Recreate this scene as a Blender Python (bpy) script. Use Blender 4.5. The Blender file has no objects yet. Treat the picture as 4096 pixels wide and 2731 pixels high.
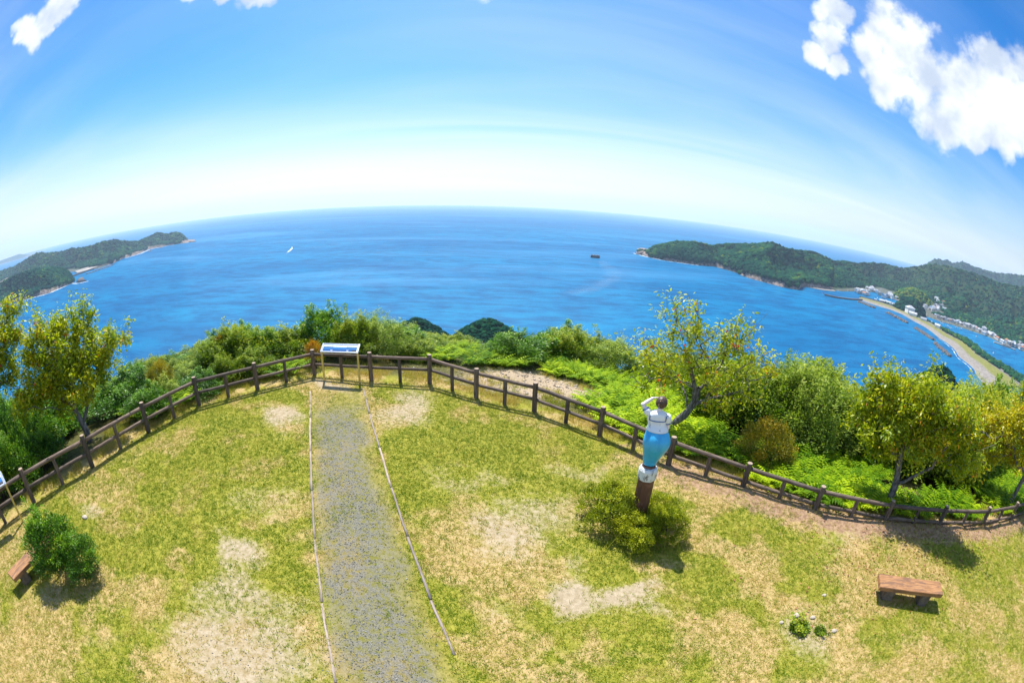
import bpy, bmesh, math, random
import numpy as np
from mathutils import Matrix, Vector

rng = np.random.default_rng(7)
random.seed(7)
R = math.radians
SC = bpy.context.scene
COL = SC.collection
CZ = 6.45                     # camera height above the lawn datum
SEA = CZ - 120.0              # sea level: the lookout stands high above the bay

# ------------------------------------------------------------------ camera
cam = bpy.data.cameras.new('camera')
co = bpy.data.objects.new('camera', cam)
COL.objects.link(co)
cam.type = 'PANO'
for tgt in (cam, getattr(cam, 'cycles', None)):
    try:
        tgt.panorama_type = 'FISHEYE_EQUISOLID'
        tgt.fisheye_lens = 16.237
        tgt.fisheye_fov = R(240)
    except Exception:
        pass
cam.sensor_width = 36.0
cam.clip_start = 0.05
cam.clip_end = 80000
co.matrix_world = Matrix.Translation((0, 0, CZ)) @ (Matrix.Rotation(R(90 - 17.107), 4, 'X') @ Matrix.Rotation(R(2.2996), 4, 'Z'))
SC.camera = co

# ------------------------------------------------------------------ sun, sky, exposure
SUN_AZ, SUN_EL = -18.0, 60.0
sl = bpy.data.lights.new('sun', 'SUN')
sl.energy = 4.2
sl.angle = R(0.5)
sl.color = (1.0, 0.955, 0.88)
so = bpy.data.objects.new('sun', sl)
COL.objects.link(so)
sd = Vector((math.sin(R(SUN_AZ)) * math.cos(R(SUN_EL)), math.cos(R(SUN_AZ)) * math.cos(R(SUN_EL)), math.sin(R(SUN_EL))))
so.rotation_euler = sd.to_track_quat('Z', 'Y').to_euler()
so.location = sd * 60

SC.view_settings.view_transform = 'Standard'
SC.view_settings.look = 'None'
SC.view_settings.exposure = 0.95
SC.view_settings.gamma = 1.0
SC.render.engine = 'CYCLES'
SC.cycles.use_denoising = True
try:
    SC.cycles.denoiser = 'OPENIMAGEDENOISE'
except Exception:
    pass
SC.cycles.max_bounces = 5
SC.cycles.diffuse_bounces = 2
SC.cycles.glossy_bounces = 2
SC.cycles.transmission_bounces = 4
SC.cycles.transparent_max_bounces = 8
SC.cycles.volume_bounces = 2
SC.cycles.caustics_reflective = False
SC.cycles.caustics_refractive = False
SC.cycles.sample_clamp_direct = 8
SC.cycles.sample_clamp_indirect = 4


class NT:
    """small helper round a node tree"""
    def __init__(s, tree):
        s.t = tree
        tree.nodes.clear()

    def n(s, typ, **kw):
        nd = s.t.nodes.new(typ)
        ins = kw.pop('i', {})
        for k, v in kw.items():
            setattr(nd, k, v)
        for k, v in ins.items():
            if hasattr(v, 'is_linked'):
                s.t.links.new(v, nd.inputs[k])
            else:
                nd.inputs[k].default_value = v
        return nd

    def math(s, op, a, b=0.0, c=0.0, clamp=False):
        nd = s.n('ShaderNodeMath', operation=op, use_clamp=clamp, i={0: a, 1: b, 2: c})
        return nd.outputs[0]

    def vmath(s, op, a, b=(0, 0, 0)):
        nd = s.n('ShaderNodeVectorMath', operation=op, i={0: a, 1: b})
        return nd.outputs['Value'] if op in ('DOT_PRODUCT', 'LENGTH') else nd.outputs[0]

    def mr(s, v, a, b, c=0.0, d=1.0, smooth=True):
        nd = s.n('ShaderNodeMapRange', interpolation_type='SMOOTHSTEP' if smooth else 'LINEAR', i={0: v, 1: a, 2: b, 3: c, 4: d})
        return nd.outputs[0]

    def noise(s, vec, scale, detail=4.0, rough=0.55, dist=0.0, lac=2.0):
        nd = s.n('ShaderNodeTexNoise', i={'Scale': scale, 'Detail': detail, 'Roughness': rough, 'Distortion': dist, 'Lacunarity': lac})
        if vec is not None:
            s.t.links.new(vec, nd.inputs['Vector'])
        return nd.outputs['Fac']

    def mix(s, fac, a, b, blend='MIX'):
        nd = s.n('ShaderNodeMix', data_type='RGBA', blend_type=blend)
        for k, v in ((0, fac), (6, a), (7, b)):
            if hasattr(v, 'is_linked'):
                s.t.links.new(v, nd.inputs[k])
            else:
                nd.inputs[k].default_value = v if k == 0 or len(v) == 4 else (*v, 1)
        return nd.outputs[2]

    def ramp(s, fac, stops):
        nd = s.n('ShaderNodeValToRGB', i={0: fac})
        e = nd.color_ramp.elements
        while len(e) < len(stops):
            e.new(0.5)
        for el, (p, c) in zip(e, stops):
            el.position = p
            el.color = (*c, 1)
        return nd.outputs[0]

    def attr(s, name):
        return s.n('ShaderNodeAttribute', attribute_name=name).outputs['Fac']

    def scalev(s, vec, xyz):
        return s.n('ShaderNodeMapping', i={0: vec, 3: xyz}).outputs[0]


world = bpy.data.worlds.new('World')
SC.world = world
world.use_nodes = True
w = NT(world.node_tree)
tc = w.n('ShaderNodeTexCoord').outputs['Generated']
dirn = w.vmath('NORMALIZE', tc)
sep = w.n('ShaderNodeSeparateXYZ', i={0: dirn})
zc = w.math('MAXIMUM', sep.outputs[2], 0.003)
up = w.n('ShaderNodeCombineXYZ', i={0: sep.outputs[0], 1: sep.outputs[1], 2: zc}).outputs[0]
sky = w.n('ShaderNodeTexSky', sky_type='NISHITA', sun_disc=False, sun_elevation=R(SUN_EL), sun_rotation=R(SUN_AZ),
          altitude=120.0, air_density=1.0, dust_density=1.1, ozone_density=1.6, i={0: up}).outputs[0]
sky = w.n('ShaderNodeHueSaturation', i={'Hue': 0.5, 'Saturation': w.mr(zc, 0.02, 0.24, 0.95, 1.65), 'Value': 1.0, 'Color': sky}).outputs[0]
tint = w.mix(w.mr(zc, 0.04, 0.34), (1.08, 1.0, 0.98, 1), (0.68, 1.02, 1.15, 1))
sky = w.mix(1.0, sky, tint, 'MULTIPLY')
# fair-weather cumulus: groups of clouds standing in these directions, edges broken by noise
CUMULI = [(0.678, 0.586, 0.445, 0.065), (0.656, 0.636, 0.407, 0.049), (0.71, 0.582, 0.397, 0.081), (0.689, 0.634, 0.352, 0.06),
          (0.747, 0.563, 0.355, 0.092), (0.792, 0.505, 0.342, 0.092), (0.779, 0.554, 0.293, 0.07), (0.822, 0.414, 0.39, 0.076),
          (0.843, 0.436, 0.314, 0.075), (0.862, 0.412, 0.298, 0.05), (0.822, 0.5, 0.28, 0.045), (0.862, 0.361, 0.356, 0.092),
          (0.578, 0.675, 0.46, 0.038), (0.578, 0.703, 0.414, 0.041), (0.563, 0.736, 0.377, 0.032), (0.599, 0.715, 0.359, 0.03),
          (-0.799, 0.408, 0.442, 0.038), (-0.82, 0.388, 0.421, 0.032), (-0.841, 0.359, 0.404, 0.035), (-0.852, 0.328, 0.409, 0.019),
          (-0.625, 0.63, 0.465, 0.036), (-0.57, 0.68, 0.462, 0.026), (-0.51, 0.725, 0.464, 0.04), (-0.448, 0.765, 0.463, 0.028),
          (-0.102, 0.875, 0.468, 0.045), (-0.172, 0.86, 0.475, 0.035)]
warp = w.n('ShaderNodeTexNoise', i={'Vector': dirn, 'Scale': 9.0, 'Detail': 5.0, 'Roughness': 0.6}).outputs['Color']
wv = w.n('ShaderNodeVectorMath', operation='MULTIPLY_ADD', i={0: warp, 1: (0.085, 0.085, 0.085), 2: dirn}).outputs[0]
wv = w.vmath('SUBTRACT', wv, (0.0425, 0.0425, 0.0425))
wv = w.vmath('NORMALIZE', wv)
msk = None
for (x, y, z, r) in CUMULI:
    d = w.vmath('DOT_PRODUCT', wv, Vector((x, y, z)).normalized()[:])
    m_ = w.mr(d, math.cos(r * 1.34), math.cos(r * 0.1))
    msk = m_ if msk is None else w.math('MAXIMUM', msk, m_)
puff = w.noise(dirn, 20.0, 7.0, 0.56)
gate = w.mr(msk, 0.02, 0.3)
dens = w.math('ADD', msk, w.math('MULTIPLY', w.math('SUBTRACT', puff, 0.5), 1.9))
cum = w.math('MULTIPLY', w.mr(dens, 0.18, 0.95), gate)
shade = w.noise(w.vmath('ADD', dirn, (0.0, 0.012, 0.03)), 10.0, 5.0, 0.5)
ccol = w.mix(w.mr(shade, 0.38, 0.66), (6.9, 7.1, 7.4, 1), (3.9, 4.5, 5.5, 1))
# thin cirrus, everywhere on one high layer
pl = w.vmath('DIVIDE', dirn, w.n('ShaderNodeCombineXYZ', i={0: w.math('ADD', zc, 0.06), 1: w.math('ADD', zc, 0.06), 2: 1.0}).outputs[0])
cir = w.noise(w.scalev(pl, (0.16, 0.6, 0.0)), 0.9, 6.0, 0.55, 0.7)
cir2 = w.noise(w.scalev(pl, (0.12, 0.3, 0.0)), 0.7, 2.0, 0.5)
cirf = w.math('MULTIPLY', w.mr(cir, 0.33, 0.66), w.mr(cir2, 0.32, 0.58))
cirf = w.math('MULTIPLY', cirf, 0.55)
skyc = w.mix(cirf, sky, (6.0, 6.5, 7.0, 1))
skyc = w.mix(cum, skyc, ccol)
bg = w.n('ShaderNodeBackground', i={0: skyc, 1: 0.085})
w.t.links.new(bg.outputs[0], w.n('ShaderNodeOutputWorld').inputs[0])


# ------------------------------------------------------------------ helpers
def vn(x, y, s=0):
    xi = np.floor(x).astype(np.int64)
    yi = np.floor(y).astype(np.int64)
    fx, fy = x - xi, y - yi
    fx = fx * fx * (3 - 2 * fx)
    fy = fy * fy * (3 - 2 * fy)

    def h(a, b):
        n = (a * 374761393 + b * 668265263 + s * 974634777) & 0x7fffffff
        n = ((n ^ (n >> 13)) * 1274126177) & 0x7fffffff
        return ((n ^ (n >> 16)) & 0xffff) / 65535.0
    return (h(xi, yi) * (1 - fx) + h(xi + 1, yi) * fx) * (1 - fy) + (h(xi, yi + 1) * (1 - fx) + h(xi + 1, yi + 1) * fx) * fy


def fbm(x, y, o=4, s=0):
    x = np.asarray(x, float)
    y = np.asarray(y, float)
    t, a, n = 0, 0.5, 0
    for k in range(o):
        t = t + a * vn(x * 2 ** k, y * 2 ** k, s + k * 17)
        n += a
        a *= 0.5
    return t / n


def sstep(x, a, b):
    t = np.clip((x - a) / (b - a), 0, 1)
    return t * t * (3 - 2 * t)


def meta(o, label=None, cat=None, group=None, kind=None):
    if label:
        o['label'] = label
    if cat:
        o['category'] = cat
    if group:
        o['group'] = group
    if kind:
        o['kind'] = kind
    return o


def link(name, me, mat=None, parent=None, loc=None):
    o = bpy.data.objects.new(name, me)
    COL.objects.link(o)
    if mat is not None and me is not None and not me.materials:
        me.materials.append(mat)
    if parent is not None:
        o.parent = parent
    if loc is not None:
        o.location = loc
    return o


def empty(name, loc=(0, 0, 0), rz=0.0):
    o = bpy.data.objects.new(name, None)
    COL.objects.link(o)
    o.location = loc
    o.rotation_euler = (0, 0, rz)
    o.empty_display_size = 0.1
    return o


def mesh_np(name, V, F, attrs=None, smooth=False):
    """fast mesh: V (n,3), F (m,3|4) int array"""
    V = np.ascontiguousarray(V, dtype=np.float32)
    F = np.ascontiguousarray(F, dtype=np.int32)
    me = bpy.data.meshes.new(name)
    k = F.shape[1]
    me.vertices.add(len(V))
    me.vertices.foreach_set('co', V.ravel())
    me.loops.add(F.size)
    me.loops.foreach_set('vertex_index', F.ravel())
    me.polygons.add(len(F))
    me.polygons.foreach_set('loop_start', np.arange(0, F.size, k, dtype=np.int32))
    me.polygons.foreach_set('loop_total', np.full(len(F), k, dtype=np.int32))
    if smooth:
        me.polygons.foreach_set('use_smooth', np.ones(len(F), dtype=bool))
    for nm, a in (attrs or {}).items():
        at = me.attributes.new(nm, 'FLOAT', 'POINT')
        at.data.foreach_set('value', np.ascontiguousarray(a, dtype=np.float32))
    me.update(calc_edges=True)
    me.validate()
    return me


def grid_faces(nu, nv, closed=False):
    i = np.arange(nu - 1)[:, None]
    j = np.arange(nv if closed else nv - 1)[None, :]
    a = i * nv + j
    b = i * nv + (j + 1) % nv
    return np.stack([a, b, b + nv, a + nv], -1).reshape(-1, 4)


def bm_mesh(name, bm, smooth=False):
    me = bpy.data.meshes.new(name)
    bmesh.ops.recalc_face_normals(bm, faces=bm.faces)
    bm.to_mesh(me)
    bm.free()
    if smooth:
        for p in me.polygons:
            p.use_smooth = True
    return me


def add_box(bm, c, s, rot=None, bev=0.0):
    r = bmesh.ops.create_cube(bm, size=1)
    vs = r['verts']
    M = Matrix.Translation(c) @ (rot.to_4x4() if rot else Matrix.Identity(4)) @ Matrix.Diagonal((*s, 1))
    bmesh.ops.transform(bm, matrix=M, verts=vs)
    if bev:
        es = list({e for v in vs for e in v.link_edges})
        bmesh.ops.bevel(bm, geom=es, offset=bev, segments=2, affect='EDGES')
    return vs


def rings(bm, secs, cap=True):
    """loft a list of closed rings (lists of points)"""
    prev = None
    first = None
    for s in secs:
        cur = [bm.verts.new(p) for p in s]
        if prev:
            n = len(cur)
            for k in range(n):
                bm.faces.new((prev[k], prev[(k + 1) % n], cur[(k + 1) % n], cur[k]))
        else:
            first = cur
        prev = cur
    if cap:
        bm.faces.new(list(reversed(first)))
        bm.faces.new(prev)


def ell_ring(c, rx, ry, n=20, tilt=0.0):
    return [(c[0] + rx * math.cos(a), c[1] + ry * math.sin(a), c[2] + tilt * math.sin(a)) for a in [2 * math.pi * k / n for k in range(n)]]


def tube(bm, pts, rad, n=8, cap=True):
    pts = [Vector(p) for p in pts]
    if not hasattr(rad, '__len__'):
        rad = [rad] * len(pts)
    ref = Vector((0, 0, 1)) if abs((pts[-1] - pts[0]).normalized().z) < 0.9 else Vector((1, 0, 0))
    secs = []
    for i, p in enumerate(pts):
        t = (pts[min(i + 1, len(pts) - 1)] - pts[max(i - 1, 0)]).normalized()
        a = t.cross(ref).normalized()
        b = t.cross(a)
        secs.append([p + (a * math.cos(q) + b * math.sin(q)) * rad[i] for q in [2 * math.pi * k / n for k in range(n)]])
    rings(bm, secs, cap)


# ------------------------------------------------------------------ materials
def new_mat(name):
    m = bpy.data.materials.new(name)
    m.use_nodes = True
    return m, NT(m.node_tree)


def finish(t, shader):
    t.t.links.new(shader, t.n('ShaderNodeOutputMaterial').inputs[0])


def bump(t, h, strength=0.4, dist=0.02):
    return t.n('ShaderNodeBump', i={'Height': h, 'Strength': strength, 'Distance': dist}).outputs[0]


def pbsdf(t, col, rough=0.7, normal=None, metal=0.0, spec=0.4):
    i = {'Base Color': col if hasattr(col, 'is_linked') or len(col) == 4 else (*col, 1), 'Roughness': rough, 'Metallic': metal, 'Specular IOR Level': spec}
    nd = t.n('ShaderNodeBsdfPrincipled', i=i)
    if normal is not None:
        t.t.links.new(normal, nd.inputs['Normal'])
    return nd.outputs[0]


def plain(name, col, rough=0.7, metal=0.0, var=0.15, scale=8.0, bmp=0.15):
    m, t = new_mat(name)
    ob = t.n('ShaderNodeTexCoord').outputs['Object']
    n = t.noise(ob, scale, 5, 0.6)
    c = t.mix(t.mr(n, 0.3, 0.7), tuple(v * (1 - var) for v in col), tuple(min(1, v * (1 + var)) for v in col))
    finish(t, pbsdf(t, c, rough, bump(t, n, bmp, 0.01), metal))
    return m


def leaf_mat(name, stops, rough=0.42, trans=0.35, objvar=0.10, spec=0.45):
    m, t = new_mat(name)
    tone = t.attr('tone')
    rnd = t.n('ShaderNodeObjectInfo').outputs['Random']
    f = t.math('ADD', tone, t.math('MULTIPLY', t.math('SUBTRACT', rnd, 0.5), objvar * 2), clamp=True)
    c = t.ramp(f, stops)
    p = pbsdf(t, c, rough, None, 0, spec)
    tr = t.n('ShaderNodeBsdfTranslucent', i={0: t.mix(1.0, c, (1.25, 1.3, 0.55, 1), 'MULTIPLY')}).outputs[0]
    finish(t, t.n('ShaderNodeMixShader', i={0: trans, 1: p, 2: tr}).outputs[0])
    return m


M = {}
M['leaf_green'] = leaf_mat('leaf_green', [(0.0, (0.035, 0.085, 0.008)), (0.35, (0.105, 0.19, 0.012)), (0.65, (0.22, 0.31, 0.018)), (0.9, (0.40, 0.44, 0.03)), (1.0, (0.46, 0.44, 0.05))], 0.5, 0.45, 0.16, 0.22)
M['leaf_dark'] = leaf_mat('leaf_dark', [(0.0, (0.026, 0.085, 0.010)), (0.45, (0.072, 0.189, 0.013)), (0.8, (0.169, 0.325, 0.019)), (1.0, (0.364, 0.494, 0.026))], 0.42, 0.36, 0.10, 0.28)
M['leaf_olive'] = leaf_mat('leaf_olive', [(0.0, (0.078, 0.143, 0.019)), (0.45, (0.195, 0.286, 0.033)), (0.8, (0.364, 0.455, 0.058)), (1.0, (0.585, 0.598, 0.156))], 0.5, 0.42, 0.12, 0.22)
M['leaf_box'] = leaf_mat('leaf_box', [(0.0, (0.072, 0.111, 0.008)), (0.4, (0.208, 0.260, 0.010)), (0.75, (0.403, 0.429, 0.016)), (1.0, (0.598, 0.585, 0.026))], 0.5, 0.42, 0.08, 0.22)
M['leaf_lime'] = leaf_mat('leaf_lime', [(0.0, (0.08, 0.20, 0.006)), (0.35, (0.26, 0.40, 0.008)), (0.7, (0.50, 0.62, 0.015)), (1.0, (0.66, 0.70, 0.04))], 0.6, 0.5, 0.06, 0.12)
M['leaf_orange'] = leaf_mat('leaf_orange', [(0.0, (0.12, 0.09, 0.01)), (0.35, (0.38, 0.20, 0.01)), (0.75, (0.62, 0.28, 0.012)), (1.0, (0.68, 0.40, 0.03))], 0.5, 0.4)
M['leaf_rust'] = leaf_mat('leaf_rust', [(0.0, (0.10, 0.12, 0.008)), (0.4, (0.27, 0.25, 0.01)), (0.8, (0.48, 0.33, 0.012)), (1.0, (0.6, 0.32, 0.02))], 0.5, 0.4)
M['leaf_cherry'] = leaf_mat('leaf_cherry', [(0.0, (0.09, 0.17, 0.006)), (0.3, (0.24, 0.33, 0.008)), (0.6, (0.46, 0.49, 0.012)), (0.85, (0.62, 0.54, 0.018)), (0.95, (0.64, 0.30, 0.03)), (1.0, (0.6, 0.06, 0.03))], 0.4, 0.45, 0.04, 0.35)
M['leaf_cherry_orange'] = leaf_mat('leaf_cherry_orange', [(0.0, (0.14, 0.19, 0.01)), (0.3, (0.38, 0.39, 0.012)), (0.65, (0.60, 0.52, 0.015)), (0.92, (0.66, 0.42, 0.02)), (1.0, (0.6, 0.12, 0.03))], 0.4, 0.45, 0.04, 0.35)
M['grass'] = leaf_mat('grass', [(0.0, (0.116, 0.199, 0.008)), (0.3, (0.237, 0.291, 0.015)), (0.55, (0.369, 0.336, 0.048)), (0.78, (0.495, 0.382, 0.114)), (1.0, (0.594, 0.439, 0.199))], 0.6, 0.35, 0.0, 0.12)
M['forest'] = leaf_mat('forest', [(0.0, (0.003, 0.027, 0.018)), (0.5, (0.007, 0.056, 0.027)), (0.85, (0.034, 0.104, 0.024)), (1.0, (0.133, 0.168, 0.021))], 0.9, 0.05, 0.05, 0.02)


def bark(name, c0, c1, scale=14.0):
    m, t = new_mat(name)
    ob = t.n('ShaderNodeTexCoord').outputs['Object']
    n = t.noise(t.scalev(ob, (1, 1, 0.35)), scale, 6, 0.65)
    finish(t, pbsdf(t, t.mix(t.mr(n, 0.35, 0.65), c0, c1), 0.85, bump(t, n, 0.7, 0.02)))
    return m


M['bark'] = bark('bark', (0.07, 0.06, 0.055), (0.25, 0.23, 0.21))
M['twig'] = bark('twig', (0.05, 0.035, 0.025), (0.13, 0.09, 0.06))


def log_mat(name, c0, c1, axis):
    m, t = new_mat(name)
    tcn = t.n('ShaderNodeTexCoord').outputs['Object']
    rnd = t.n('ShaderNodeObjectInfo').outputs['Random']
    off = t.n('ShaderNodeCombineXYZ', i={0: t.math('MULTIPLY', rnd, 40), 1: 0.0, 2: 0.0}).outputs[0]
    v = t.vmath('ADD', tcn, off)
    sc = (26, 26, 2.2) if axis == 'z' else (2.2, 26, 26)
    g = t.noise(t.scalev(v, sc), 1.6, 6, 0.62)
    st = t.noise(v, 3.0, 4, 0.6)
    c = t.mix(t.mr(g, 0.32, 0.68), c0, c1)
    c = t.mix(t.mr(st, 0.45, 0.75, 0, 0.55), c, (0.21, 0.175, 0.15, 1))
    c = t.mix(1.0, c, t.ramp(rnd, [(0.0, (0.72, 0.72, 0.74)), (0.5, (1.0, 0.98, 0.95)), (1.0, (1.35, 1.27, 1.2))]), 'MULTIPLY')
    finish(t, pbsdf(t, c, 0.8, bump(t, g, 0.75, 0.012), spec=0.25))
    return m


M['log_post'] = log_mat('log_post', (0.070, 0.050, 0.038), (0.185, 0.135, 0.105), 'z')
M['log_rail'] = log_mat('log_rail', (0.072, 0.053, 0.042), (0.20, 0.15, 0.12), 'x')
M['log_end'] = plain('log_end', (0.34, 0.26, 0.19), 0.85, 0, 0.3, 40)
M['edging'] = log_mat('edging', (0.24, 0.19, 0.15), (0.42, 0.35, 0.30), 'x')
M['steel'] = plain('steel', (0.62, 0.66, 0.72), 0.28, 0.9, 0.05, 20, 0.02)
M['yellow_steel'] = plain('yellow_steel', (0.62, 0.50, 0.20), 0.35, 0.55, 0.15, 6, 0.02)
M['stone'] = plain('stone', (0.42, 0.36, 0.29), 0.9, 0, 0.3, 20, 0.4)
M['rock'] = plain('rock', (0.13, 0.105, 0.09), 0.9, 0, 0.45, 0.12, 0.8)
M['rubble'] = plain('rubble', (0.11, 0.10, 0.095), 0.95, 0, 0.4, 0.5, 0.6)
M['concrete'] = plain('concrete', (0.34, 0.33, 0.31), 0.9, 0, 0.2, 0.3, 0.2)

# ------------------------------------------------------------------ terrain of the lookout
FENCE = [(-12.01, 4.08), (-11.35, 6.42), (-10.85, 8.85), (-10.2, 11.04), (-8.75, 12.85), (-7.2, 14.6), (-4.93, 14.61), (-2.82, 14.76),
         (-1.11, 13.91), (0.79, 13.16), (2.68, 11.81), (4.37, 10.2), (6.18, 8.94), (7.91, 7.6), (10.07, 6.58), (12.21, 5.75), (14.44, 4.98), (16.51, 4.55)]
FENCE_H = [1.0, 0.98, 0.98, 1.01, 0.98, 0.98, 1.06, 1.09, 1.04, 1.0, 0.94, 0.90, 0.82, 0.83, 0.76, 0.75, 0.75, 0.77]
FENCE_ALL = [(-12.9, -1.2), (-12.5, 1.6)] + FENCE + [(18.7, 4.3), (20.9, 4.2), (23.2, 4.4)]
FENCE_ALL_H = [1.0, 1.0] + FENCE_H + [0.78, 0.8, 0.8]
BORDER = np.array([(-14, -60), (-13.2, -8)] + FENCE_ALL + [(40, 6), (90, 2)], float)


def fence_dist(x, y):
    """signed distance to the fence line, positive outside the lawn"""
    x = np.asarray(x, float)
    y = np.asarray(y, float)
    best = np.full(x.shape, 1e9)
    sg = np.ones(x.shape)
    for a, b in zip(BORDER[:-1], BORDER[1:]):
        d = b - a
        L2 = d @ d
        t = np.clip(((x - a[0]) * d[0] + (y - a[1]) * d[1]) / L2, 0, 1)
        px, py = x - a[0] - t * d[0], y - a[1] - t * d[1]
        dd = np.hypot(px, py)
        cr = d[0] * (y - a[1]) - d[1] * (x - a[0])
        upd = dd < best
        best = np.where(upd, dd, best)
        sg = np.where(upd, np.where(cr > 0, 1.0, -1.0), sg)
    return best * sg


def lawn_z(x, y):
    return -0.03 * np.asarray(x, float) + 0.01 * np.asarray(y, float)


def ground_z(x, y):
    d = fence_dist(x, y)
    xc = np.clip(x, -30, 30)
    yc = np.clip(y, -20, 30)
    base = lawn_z(xc, yc) + 0.05 * (fbm(np.asarray(x) * 0.8, np.asarray(y) * 0.8, 3, 5) - 0.5)
    o = np.maximum(d - 0.4, 0)
    drop = 0.14 * o + 0.16 * np.maximum(o - 4, 0) + 0.34 * np.maximum(o - 12, 0)
    drop = drop * (1 - 0.35 * np.exp(-((np.asarray(x) - 1) ** 2 / 14 + (np.asarray(y) - 17) ** 2 / 22)))
    rough = sstep(o, 0.3, 5) * (fbm(np.asarray(x) * 0.35, np.asarray(y) * 0.35, 4, 9) - 0.5) * 0.9
    # low heap of raked straw along the right-hand fence
    heap = 0.13 * np.exp(-((d + 0.1) / 0.55) ** 2) * sstep(np.asarray(x), 3.5, 7.0) * (0.6 + 0.8 * fbm(np.asarray(x) * 1.7, np.asarray(y) * 1.7, 2, 3))
    return np.maximum(base - drop + rough + heap, SEA - 12)


PATCH = [(-6.8, 11.27, 0.66, 0.77, 1), (-3.26, 12.75, 0.63, 1.25, 0.85), (-5.53, 7.34, 0.64, 0.89, 0.5), (-5.21, 5.41, 0.56, 0.57, 0.9), (-4.5, 4.33, 1.01, 0.63, 0.75),
         (-4.18, 3.08, 1.37, 0.75, 0.85), (-0.81, 9.13, 1.14, 0.37, 0.55), (0.04, 7.34, 0.91, 0.73, 0.85), (0.92, 7.82, 0.76, 0.7, 0.7), (1.48, 5.93, 0.47, 0.47, 1.1),
         (2.36, 5.57, 0.6, 0.33, 1.0), (1.87, 9.96, 0.53, 0.42, 0.6), (-6.09, 13.81, 0.9, 0.4, 1), (0.16, 4.85, 0.25, 0.34, 0.5), (-9.99, 4.94, 0.44, 0.33, 0.8),
         (-8.89, 1.82, 0.53, 0.52, 0.5), (-6.81, 2.12, 0.53, 0.37, 0.4), (5.6, 3.93, 0.7, 0.61, 0.75), (8.45, 6.31, 0.85, 0.5, 0.5)]
PATH_A = np.array([(-6.75, 13.2), (-2.1, 2.5)])      # left edging, far to near
PATH_B = np.array([(-5.0, 13.85), (-0.69, 4.1)])    # right edging


def lawn_masks(x, y):
    x = np.asarray(x, float)
    y = np.asarray(y, float)
    d = fence_dist(x, y)
    bare = np.zeros(x.shape)
    wx = x + 1.5 * (fbm(x * 1.0, y * 1.0, 4, 21) - 0.5)
    wy = y + 1.5 * (fbm(x * 1.0, y * 1.0, 4, 22) - 0.5)
    for px, py, rx, ry, s in PATCH:
        q = np.hypot((wx - px) / rx, (wy - py) / ry)
        bare = np.maximum(bare, 1.0 * s * (1 - sstep(q, 0.25, 2.1)))
    dr = (PATH_A[1] - PATH_A[0]) / np.linalg.norm(PATH_A[1] - PATH_A[0])
    nx, ny = -dr[1], dr[0]
    mid = (PATH_A[0] + PATH_B[0]) / 2
    u = (x - mid[0]) * nx + (y - mid[1]) * ny
    v = (x - mid[0]) * dr[0] + (y - mid[1]) * dr[1]
    path = (1 - sstep(np.abs(u), 0.80, 0.93)) * sstep(v, -0.4, 0.5)
    core = 0.9 * (1 - sstep(np.abs(u + 0.05) + 0.8 * (fbm(x * 1.6, y * 1.6, 3, 31) - 0.5), 0.4, 1.0)) * sstep(v, 0.8, 2.2)
    dry = 0.11 + 0.62 * sstep(fbm(x * 0.95 + 7, y * 0.95, 5, 41), 0.40, 0.66) + 0.16 * sstep(x, 2.0, 9.0) + 0.10 * sstep(-y, -4.5, -2.0)
    dry = np.maximum(dry, 0.95 * np.exp(-((d + 0.2) / 0.7) ** 2) * (0.45 + 0.55 * sstep(x, 3.0, 7.0)))
    green = 0.5 * np.exp(-(((x + 0.5) / 3.2) ** 2 + ((y - 10.5) / 2.2) ** 2)) + 0.35 * np.exp(-(((x + 7.5) / 2.6) ** 2 + ((y - 7.5) / 3) ** 2))
    dry = np.clip(dry - green, 0, 1)
    return d, np.clip(bare, 0, 1.1), path, core, dry


NG = 380
uu = np.linspace(-1, 1, NG)
gx = 3.0 + 21 * uu + 330 * np.sign(uu) * np.abs(uu) ** 5
gy = 9.0 + 13 * uu + 330 * np.sign(uu) * np.abs(uu) ** 5
GX, GY = np.meshgrid(gx, gy, indexing='ij')
GZ = ground_z(GX, GY)
gd, gbare, gpath, gcore, gdry = lawn_masks(GX, GY)
slope_bare = np.exp(-(((GX - 1.2) / 2.8) ** 2 + ((GY - 16.3) / 1.7) ** 2)) * 1.3
me = mesh_np('ground', np.stack([GX, GY, GZ], -1).reshape(-1, 3), grid_faces(NG, NG)[:, ::-1],
             {'bare': gbare.ravel(), 'path': gpath.ravel(), 'core': gcore.ravel(), 'dry': gdry.ravel(), 'wild': sstep(gd, 0.2, 1.2).ravel(), 'scree': np.clip(slope_bare, 0, 1).ravel(),
              'litter': (np.exp(-((gd + 0.25) / 0.75) ** 2) * sstep(GX, 1.5, 5.0)).ravel()}, True)
m, t = new_mat('lawn_ground')
pos = t.n('ShaderNodeNewGeometry').outputs['Position']
n1 = t.noise(pos, 1.3, 6, 0.62)
n2 = t.noise(pos, 9.0, 6, 0.65)
n3 = t.noise(pos, 45.0, 4, 0.7)
n4 = t.noise(t.vmath('ADD', pos, (31, 7, 0)), 3.2, 5, 0.6)
green = t.mix(t.mr(t.math('MULTIPLY_ADD', n3, 0.5, t.math('MULTIPLY', n2, 0.5)), 0.34, 0.66), (0.132, 0.155, 0.010), (0.363, 0.322, 0.055))
straw = t.mix(t.mr(t.math('MULTIPLY_ADD', n3, 0.5, t.math('MULTIPLY', n2, 0.5)), 0.34, 0.66), (0.259, 0.193, 0.065), (0.540, 0.385, 0.180))
dr_ = t.math('ADD', t.attr('dry'), t.math('MULTIPLY', t.math('SUBTRACT', n4, 0.5), 1.1))
c = t.mix(t.mr(dr_, 0.2, 0.75), green, straw)
soil = t.mix(t.mr(n2, 0.3, 0.7), (0.29, 0.225, 0.135), (0.43, 0.35, 0.235))
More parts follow.
